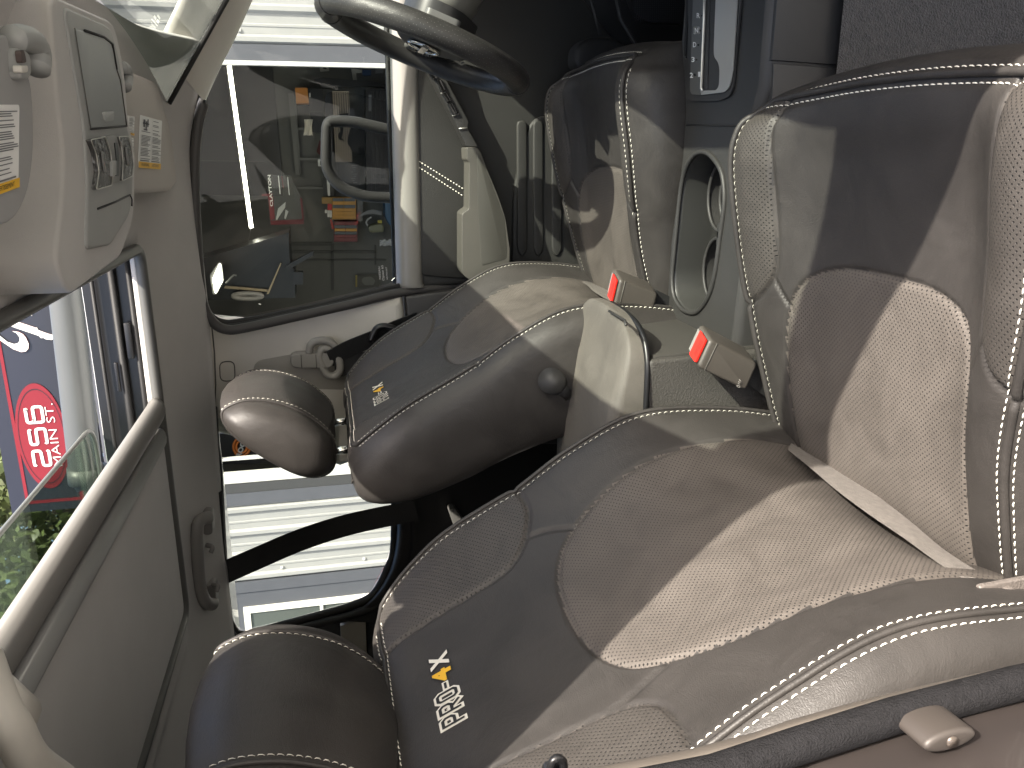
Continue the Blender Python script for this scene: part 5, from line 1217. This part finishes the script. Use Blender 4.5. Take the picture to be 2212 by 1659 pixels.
tool('spanner', [(1520, 582), (1545, 586), (1590, 580), (1612, 576), (1612, 596), (1590, 602), (1545, 602), (1520, 606)], 'lower small spanner hanging on the tan pegboard', cat='spanner')
tool('glove', [(1470, 640), (1560, 635), (1560, 720), (1540, 800), (1580, 830), (1520, 820), (1500, 770), (1530, 720), (1520, 690), (1475, 680)], 'black glove draped over the middle of the pegboard', cat='glove')
tool('tool_bag', [(1640, 690), (1700, 720), (1790, 660), (1800, 960), (1720, 975), (1650, 930), (1600, 850), (1610, 770)], 'black tool bag with a grey handle below the pegboard', M=mat('bag_black', (.016, .016, .017), .6), cat='bag', th=.12)
tool('spray_bottle', [(1610, 575), (1680, 580), (1700, 600), (1690, 625), (1620, 620)], 'white bottle lying at the end of the pegboard', M=WHT, cat='bottle')
tool('white_bar', [(1690, 612), (1785, 612), (1785, 630), (1690, 630)], 'short white bar next to the white bottle', M=WHT, cat='bar', r=.004)
tool('green_pack', [(1660, 650), (1785, 655), (1788, 690), (1665, 690)], 'yellow green pack above the black tool bag', M=mat('lime_pack', (.25, .30, .03), .5), cat='pack')
tool('red_can', [(1335, 762), (1378, 762), (1380, 825), (1338, 825)], 'small red can on the ledge above the white picture tin', M=mat('can_red', (.75, .07, .05), .5), cat='can')
t = tool('tin', [(1332, 836), (1388, 836), (1390, 912), (1336, 912)], 'white tin with a dark picture on the grey ledge', M=WHT, cat='tin'); part(t, 'dark_picture', [(1345, 850), (1375, 850), (1375, 885), (1345, 880)], TB, YR-.232, .01)
tool('red_glove', [(1280, 940), (1310, 820), (1330, 830), (1350, 960), (1310, 975)], 'black and red glove lying beside the picture tin', M=mat('dark_red_cloth', (.07, .012, .012), .7), cat='glove')
t = tool('carton', [(1292, 1018), (1360, 1018), (1362, 1092), (1296, 1092)], 'white carton beside the red tape roll', M=WHT, cat='carton'); part(t, 'faint_print', rc(1315, 1040, 1330, 1080), FRM, YR-.232, .01)
tool('tape_roll', [(1358, 1016), (1392, 1016), (1396, 1130), (1372, 1138), (1362, 1100)], 'red tape roll on the grey ledge beside the white carton', M=mat('tape_red', (.75, .09, .06), .5), cat='tape')
tool('paper_strip', [(1380, 1140), (1410, 1145), (1422, 1400), (1398, 1400), (1385, 1230)], 'long white paper strip on the grey ledge', M=mat('paper_white', (.85, .83, .78), .7), cat='paper', th=.02)
t = tool('notice_board', rc(1500, 1055, 1725, 1295), 'black notice board with white scribbles below the pegboard', M=mat('board_black', (.014, .014, .018), .4), cat='notice board', th=.03)
for k in range(9):
    y = 1080+22*k; part(t, 'chalk_mark', rc(1640+10*(k % 3), y, 1700-8*(k % 4), y+9), mat('chalk_grey', (.25, .25, .25), .8), YR-.222, .003)
tool('pink_hose', [(1860, 1060), (1880, 1080), (1885, 1250), (1890, 1370), (1870, 1370), (1868, 1200)], 'pink coiled cord hanging in the dark workshop corner', M=mat('cord_pink', (.6, .07, .18), .5), cat='cord')
dkc = item('tool_chest', [(1790, 290), (2070, 290), (2090, 1400), (1800, 1400)], mat('chest_black', (.016, .016, .018), .35), 'tall black tool chest at the right end of the workshop', 'tool chest', YR-.5, .4)
for x in (1850, 1890, 1940, 1990): part(dkc, 'drawer', rc(x, 310, x+30, 1390), mat('drawer_black', (.022, .022, .024), .35), YR-.52, .03)
part(dkc, 'white_lettering', rc(1820, 350, 1850, 520), mat('faint_white', (.3, .3, .3), .6), YR-.51, .005)
for nm, q, c, lab, ct in (('paint_scraper', [(1640, 80), (1750, 92), (1750, 120), (1690, 125), (1700, 200), (1660, 205)], (.5, .48, .42), 'white spray gun hanging near the top of the garage door', 'spray gun'), ('blue_case', rc(1755, 95, 1845, 150), (.03, .07, .16), 'blue case on the shelf near the garage door edge', 'case'), ('grey_case', rc(1890, 50, 1970, 130), (.16, .16, .16), 'grey case on the shelf near the garage door edge', 'case'), ('wall_notice', rc(885, 30, 1175, 60), (.42, .40, .36), 'long pale notice high on the workshop wall', 'notice'), ('wall_notice', [(1305, 40), (1400, 40), (1412, 100), (1320, 110)], (.40, .38, .34), 'small pale notice with a black drawing', 'notice')):
    t = item(nm, q, mat(nm+str(c), c, .6), lab, ct, YR-.1, .04)
    if 'drawing' in lab: part(t, 'black_drawing', [(1345, 50), (1380, 55), (1385, 85), (1350, 80)], TB, YR-.112, .01)
tp = item('folded_tripod', [(1255, 190), (1350, 170), (1870, 215), (2030, 245), (2030, 285), (1860, 262), (1340, 280), (1310, 230), (1260, 225)], mat('tripod_black', (.014, .014, .014), .4), 'black folded stand leaning across the workshop wall', 'stand', YR-.3, .08)
def organizer(x0, y0, x1, y1, M, cols, label, conv):
    t = item('parts_organizer', rc(x0, y0, x1, y1), M, label, 'parts organizer', YR-.3, .2, conv=conv, group='parts organizers on the shelf')
    n = len(cols); h = (y1-y0-16)/n
    for k, c in enumerate(cols):
        for a, b in ((x0+8, x0+(x1-x0)*.48), (x0+(x1-x0)*.50, x1-8)): part(t, 'drawer', rc(a, y0+8+k*h, b, y0+4+(k+1)*h), mat('drawer_'+str(c), c, .4), YR-.33, .04, .006, conv)
    return t
AMB = (.62, .30, .035); GRY = (.08, .09, .10); DRD = (.20, .02, .02)
organizer(1440, 1415, 1690, 1642, mat('organizer_amber', (.5, .25, .03), .45), [GRY, AMB, GRY, AMB, AMB, AMB], 'amber parts organizer with yellow and grey drawers', Z1)
organizer(1460, 190, 1705, 402, mat('organizer_red', (.12, .01, .01), .45), [DRD, GRY, AMB, GRY, DRD, DRD], 'dark red parts organizer below the amber one', Z2)
item('amber_tray', rc(1335, 1415, 1440, 1480), mat('tray_amber', (.34, .2, .05), .5), 'small amber tray left of the amber organizer', 'tray', YR-.3, .15)
t = item('first_aid_box', rc(1395, 1482, 1442, 1545), mat('box_red', (.5, .03, .03), .5), 'small red box beside the amber organizer', 'box', YR-.3, .12)
for k, (x, y) in enumerate(((1367, 1545), (1394, 1550), (1420, 1552), (1394, 1585), (1420, 1588))): item('white_carton', rc(x, y, x+24, y+32), mat('paper_white', (.85, .83, .78), .7), ('small white carton leftmost under the red box', 'small white carton second under the red box', 'small white carton third under the red box', 'small white carton in the lower row, left', 'small white carton in the lower row, right')[k], 'carton', YR-.3, .1, group='small white cartons')
item('red_clamp', [(1420, 170), (1440, 175), (1462, 262), (1440, 272)], mat('clamp_red', (.55, .06, .04), .5), 'red clamp beside the dark red organizer', 'clamp', YR-.3, .08, conv=Z2)
sv = item('shelf_end', rc(1700, 1420, 1760, 1660), mat('shelf_grey', (.2, .2, .19), .5), 'grey shelf upright beside the organizers', 'shelf', YR-.2, .15)
jug = item('sprayer_jug', [(1815, 250), (1835, 232), (1960, 215), (1980, 240), (1975, 300), (1850, 305), (1822, 290)], mat('olive_jug', (.20, .20, .12), .4), 'olive sprayer jug with yellow cap on the right shelf', 'jug', YR-.35, .2, .02, .01, Z2)
part(jug, 'yellow_cap', rc(1915, 178, 1958, 208), mat('cap_yellow', (.5, .42, .05), .4), YR-.35, .05, .004, Z2); tube('jug_hose', cr([P(*Z2(x, y), Y=YR-.36) for x, y in ((1850, 145), (1810, 170), (1795, 205), (1815, 235))], 4), .010, JMB, jug, n=8)
item('grey_sprayer', [(1700, 135), (1800, 80), (1870, 65), (1960, 85), (1955, 125), (1860, 110), (1790, 118), (1705, 145)], mat('sprayer_grey', (.22, .22, .22), .5), 'grey spray wand lying on the right shelf', 'spray wand', YR-.35, .05, conv=Z2)
item('blue_drum', [(1985, -20), (2075, -20), (2075, 200), (2040, 240), (1990, 140)], mat('drum_blue', (.035, .10, .18), .5), 'blue drum at the lower right of the window', 'drum', YR-.6, .3, .03, .02, Z2)
rw = thing('paper_towel', P(*Z2(1990, 410), Y=YR-.4), 'white crumpled paper towel at the sill of the driver window', 'paper towel')
rr_ = [[P(*Z2(x, y+9*math.sin(2.7*k+i*1.9)), Y=YR-.4-.03*math.sin(2.1*k+i*2)) for k, x in enumerate((1935, 1960, 1985, 2010, 2040, 2072))] for i, y in enumerate((380, 395, 412, 428, 442))]
loft('towel_sheet', rr_, mat('towel_white', (.6, .6, .6), .9), rw, 3, 3)
po = item('wall_poster', rc(1680, 740, 1925, 870), mat('poster_dark', (.07, .066, .055), .6), 'dark poster with a yellow strip near the window etching', 'poster', YR-.05, .01, conv=Z2)
part(po, 'yellow_strip', rc(1683, 745, 1702, 868), mat('poster_yellow', (.30, .24, .06), .6), YR-.052, .004, 0, Z2); part(po, 'tyre_picture', [(1760, 770), (1850, 760), (1890, 800), (1870, 850), (1780, 850), (1745, 810)], mat('poster_grey', (.15, .15, .13), .6), YR-.052, .004, .02, Z2)
# plastic parts bag with a red and white header
pb_ = thing('parts_bag', P(*Z1(950, 1450), Y=8.8), 'clear parts bag with red edges and white lettering hung in the workshop', 'parts bag')
yb_ = 8.8
part(pb_, 'backing_card', [(770, 1175), (1010, 1190), (1130, 1440), (1150, 1690), (830, 1700), (780, 1450)], glass('bag_film', (.78, .77, .76), 1.2, .15), yb_, .003)
RDP = mat('header_red', (.13, .018, .022), .5)
for q in ([(778, 1400), (830, 1400), (850, 1640), (800, 1650)], [(800, 1655), (1145, 1640), (1150, 1690), (810, 1700)], [(1110, 1420), (1130, 1420), (1150, 1640), (1130, 1645)], [(715, 1378), (830, 1374), (812, 1400), (712, 1398)]): part(pb_, 'red_edge', q, RDP, yb_-.006, .004)
o_, px, py = P(*Z1(830, 1505), Y=yb_-.012), P(*Z1(803, 1180), Y=yb_-.012), P(*Z1(800, 1508), Y=yb_-.012)
lettering('white_lettering', 'CLAYTON', lambda x, y: o_+(px-o_)*x+(py-o_)*y, WHT, pb_, w=1., h=1., bold=.015)
for k, (a, b) in enumerate((((880, 1190), (905, 1380)), ((915, 1195), (940, 1320)), ((975, 1200), (1000, 1390)))):
    part(pb_, 'fine_print', [(a[0], a[1]), (a[0]+9, a[1]), (b[0]+2, b[1]), (b[0]-7, b[1])], (WHT, RDP, WHT)[k], yb_-.008, .003)
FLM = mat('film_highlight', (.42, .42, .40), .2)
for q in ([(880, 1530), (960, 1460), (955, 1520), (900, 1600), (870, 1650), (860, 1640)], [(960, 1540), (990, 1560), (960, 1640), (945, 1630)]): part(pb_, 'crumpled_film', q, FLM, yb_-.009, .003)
# round logo board and things by the far jamb, seen under the far headrest
lb = thing('logo_banner', P(*Z3(450, 430), Y=6.6), 'black banner with orange rings and white lettering beyond the rear window', 'banner')
part(lb, 'black_cloth', [(120, 60), (900, 60), (820, 590), (170, 605)], mat('banner_black', (.012, .012, .014), .6), 6.62, .02, 0, Z3)
for r in (95, 62): tube('orange_ring', [P(*Z3(450+r*math.cos(a)*.9, 420+r*math.sin(a)), Y=6.6) for a in np.linspace(0, 2*math.pi, 36)[:-1]], .010, mat('ring_orange', (.50, .15, .03), .5), lb, n=8, closed=True)
o_, px, py = P(*Z3(425, 565), Y=6.58), P(*Z3(500, 375), Y=6.58), P(*Z3(370, 555), Y=6.58)
lettering('white_lettering', 'PROC', lambda x, y: o_+(px-o_)*x+(py-o_)*y, mat('banner_white', (.4, .4, .4), .6), lb, w=1., h=1., bold=.04)
rl = thing('red_label_box', P(*Z3(1480, 570), Y=6.6), 'dark box with red and white print under the far headrest posts', 'box')
part(rl, 'body', rc(1390, 500, 1600, 632), mat('label_box_dark', (.02, .018, .018), .6), 6.6, .1, 0, Z3)
part(rl, 'red_mark', [(1440, 560), (1470, 540), (1490, 560), (1480, 600), (1450, 595)], mat('label_red', (.25, .02, .02), .6), 6.595, .01, 0, Z3); part(rl, 'white_mark', rc(1520, 520, 1550, 555), mat('banner_white', (.4, .4, .4), .6), 6.595, .01, 0, Z3)

# ------------------------------------------------------------------ street sign over the roof line, seen through the open sunroof
YS = 6.2
sg = thing('street_sign', P(90, 900, Y=YS), 'dark sign board with white script and red oval reading 256 MAIN ST.', 'sign')
SGD = mat('sign_slate', (.024, .024, .031), .3, coat=.4); SGR = mat('sign_red', (.175, .010, .017), .45); SGW = mat('sign_white', (.62, .63, .59), .4)
tl, bl = P(40, 1112, Y=YS), P(150, 1110, Y=YS)
zt, zb, xl = P(57, 1089, Y=YS)[2], P(130, 790, Y=YS)[2], P(57, 1089, Y=YS)[0]
slab('board', [(xl-.07, YS, zb-.16), (1.4, YS, zb-.16), (1.4, YS, zt+.11), (xl-.07, YS, zt+.11)], (0, .12, 0), SGD, sg, .01)
def bar(pts, M, name, d): return slab(name, [np.array([p[0], YS-d, p[1]]) for p in pts], (0, .004, 0), M, sg)
bar([(xl, zb-.02), (xl+.022, zb-.02), (xl+.022, zt), (xl, zt)], SGR, 'red_border', .004); bar([(xl+.022, zt-.022), (1.3, zt-.022), (1.3, zt), (xl+.022, zt)], SGR, 'red_border', .004); bar([(xl+.022, zb-.02), (1.3, zb-.02), (1.3, zb+.004), (xl+.022, zb+.004)], SGR, 'red_border', .004)
ec = P(92, 943, Y=YS); ea, eh = .405, .168
ell = lambda k, d: [np.array([ec[0]+ea*k*math.cos(a), YS-d, ec[2]+eh*k*math.sin(a)]) for a in np.linspace(0, 2*math.pi, 56)[:-1]]
slab('red_oval', ell(1., .008), (0, .006, 0), SGR, sg)
def flat_ring(k0, k1, d):
    a, b = ell(k0, d), ell(k1, d); n = len(a); return mesh('oval_line', a+b, [(i, (i+1) % n, n+(i+1) % n, n+i) for i in range(n)], mat('oval_line_dark', (.03, .01, .016), .5), sg, False, False)
flat_ring(.905, .885, .0095)
def sign_stroke(name, path, x0, z0, w, h, wd):
    p = [np.array([x0+a*w, z0+b*h]) for a, b in rounded(path, .16, 3)]; n = len(p); vs = []
    for i in range(n):
        t0 = p[i]-p[max(i-1, 0)] if i else p[1]-p[0]; t1 = p[i+1]-p[i] if i < n-1 else t0
        t0 = t0/np.linalg.norm(t0); t1 = t1/np.linalg.norm(t1); n0 = np.array([-t0[1], t0[0]]); n1 = np.array([-t1[1], t1[0]]); mm = n0+n1; mm /= max(np.dot(mm, n0), .35)
        for s in (.5, -.5): q = p[i]+mm*wd*s; vs.append(np.array([q[0], YS-.012, q[1]]))
    return mesh(name, vs, [(2*i, 2*i+1, 2*i+3, 2*i+2) for i in range(n-1)], SGW, sg, False, False)
DG = {'2': [(0, 1), (1, 1), (1, .5), (0, .45), (0, 0), (1.02, 0)], '5': [(1, 1), (0, 1), (0, .58), (1, .58), (1, 0), (0, 0)], '6': [(.95, 1), (0, 1), (0, 0), (1, 0), (1, .56), (.06, .56)]}
for k, c in enumerate('256'): sign_stroke('number', DG[c], ec[0]-.222+.168*k, ec[2]-.028, .118, .108, .021)
lettering('street_name', 'MAIN ST.', lambda x, y: np.array([ec[0]-.234+x, YS-.012, ec[2]-.104+y]), SGW, sg, w=.485, h=.056, bold=-.012)
R4 = lambda x, y: (.1587*x, 603.5+.1587*y)
for k, q in enumerate(([(540, 230), (560, 250), (565, 290), (550, 335), (480, 400), (440, 445), (435, 500), (420, 485), (380, 490), (240, 570), (195, 490)], [(130, 540), (490, 660), (500, 652), (520, 690), (640, 735), (770, 772), (765, 790), (700, 825), (620, 815), (590, 795), (560, 800), (530, 770), (35, 600)], [(165, 705), (250, 715), (310, 745), (350, 790), (390, 880), (385, 940), (350, 980), (290, 990), (180, 950), (0, 830), (-140, 720), (-140, 640), (0, 770), (100, 850), (190, 880), (240, 870), (268, 835), (262, 785), (220, 730)])):
    w_q = [P(*R4(*p), Y=YS-.006-.002*k) for p in q]; c0_ = np.mean(w_q, axis=0)
    slab('script_edge', [c0_+(p-c0_)*1.03+np.array([0, .002, 0]) for p in w_q], (0, .002, 0), SGR, sg, smooth=False); slab('script_stroke', w_q, (0, .002, 0), SGW, sg, smooth=False)
for x in (xl+.4, 1.0): slab('post', [(x, YS+.13, 0), (x+.1, YS+.13, 0), (x+.1, YS+.13, zt), (x, YS+.13, zt)], (0, .1, 0), CHA, sg)
# roof rack rail over the sunroof
rk = thing('roof_rack_rail', (-.2, 1.47, 1.84), 'thick pale grey roof rack tube above the open sunroof', 'roof rack')
a, b = P(143, 640, Y=1.47), P(186, 1030, Y=1.47)
RKM = mat('rack_grey_paint', (.085, .09, .089), .4, var=.04)
tube('rack_tube', [a+(a-b)*1.2, a, b, b+np.array([-.012, 0, -.006])], .0265, RKM, rk, n=24)
tube('tube_collar', [b+(a-b)*.06, b-(a-b)*.03], .0295, RKM, rk, n=24); tube('rack_foot', [b+np.array([.0, .0, -.02]), b+np.array([-.03, .02, -.06])], [.026, .030], RKM, rk, n=14)
# ------------------------------------------------------------------ trees behind the building
def tree(x, y, h, r, seed, label, col):
    rs = np.random.RandomState(seed)
    t = thing('broadleaf_tree', (x, y, 0), label, 'tree', 'trees behind the garage')
    tube('trunk', [(x, y, 0), (x+.1, y, h*.35), (x-.1, y+.1, h*.7)], [.18, .13, .05], mat('bark', (.10, .08, .06), .9, bump=.6, bscale=20, bdist=.02), t, n=8)
    N_ = 9000; vs = []; fs = []
    cl = rs.normal(size=(70, 3)); cl /= np.linalg.norm(cl, axis=1, keepdims=True); cl *= r*rs.uniform(.35, 1., (70, 1)); cl[:, 2] *= 1.05
    for i in range(N_):
        c = cl[rs.randint(70)]+rs.normal(size=3)*r*.16+np.array([x, y, h*.66])
        u_ = rs.normal(size=3); u_ /= np.linalg.norm(u_); v_ = np.cross(u_, rs.normal(size=3)); v_ /= np.linalg.norm(v_); s = rs.uniform(.07, .14)
        k = len(vs); vs += [c-u_*s, c+v_*s*.55, c+u_*s, c-v_*s*.55]; fs.append((k, k+1, k+2, k+3))
    o = mesh('crown', vs, fs, leafmat(col), t, False, False)
    return t
def leafmat(col):
    n = 'leaf_'+str(col)
    if n in MATS: return MATS[n]
    M = mat(n, col, .6, var=.6, vscale=2.2); b = M.node_tree.nodes['Principled BSDF']
    b.inputs['Transmission Weight'].default_value = 0
    return M
tree(-5.2, 12.5, 8.2, 2.9, 1, 'broad green tree standing nearest the street sign', (.065, .085, .022)); tree(-9.0, 15., 9.5, 3.2, 2, 'taller olive tree farther back from the street sign', (.08, .085, .03)); tree(-2.6, 17., 8., 2.6, 3, 'green tree half hidden behind the street sign', (.055, .075, .022))
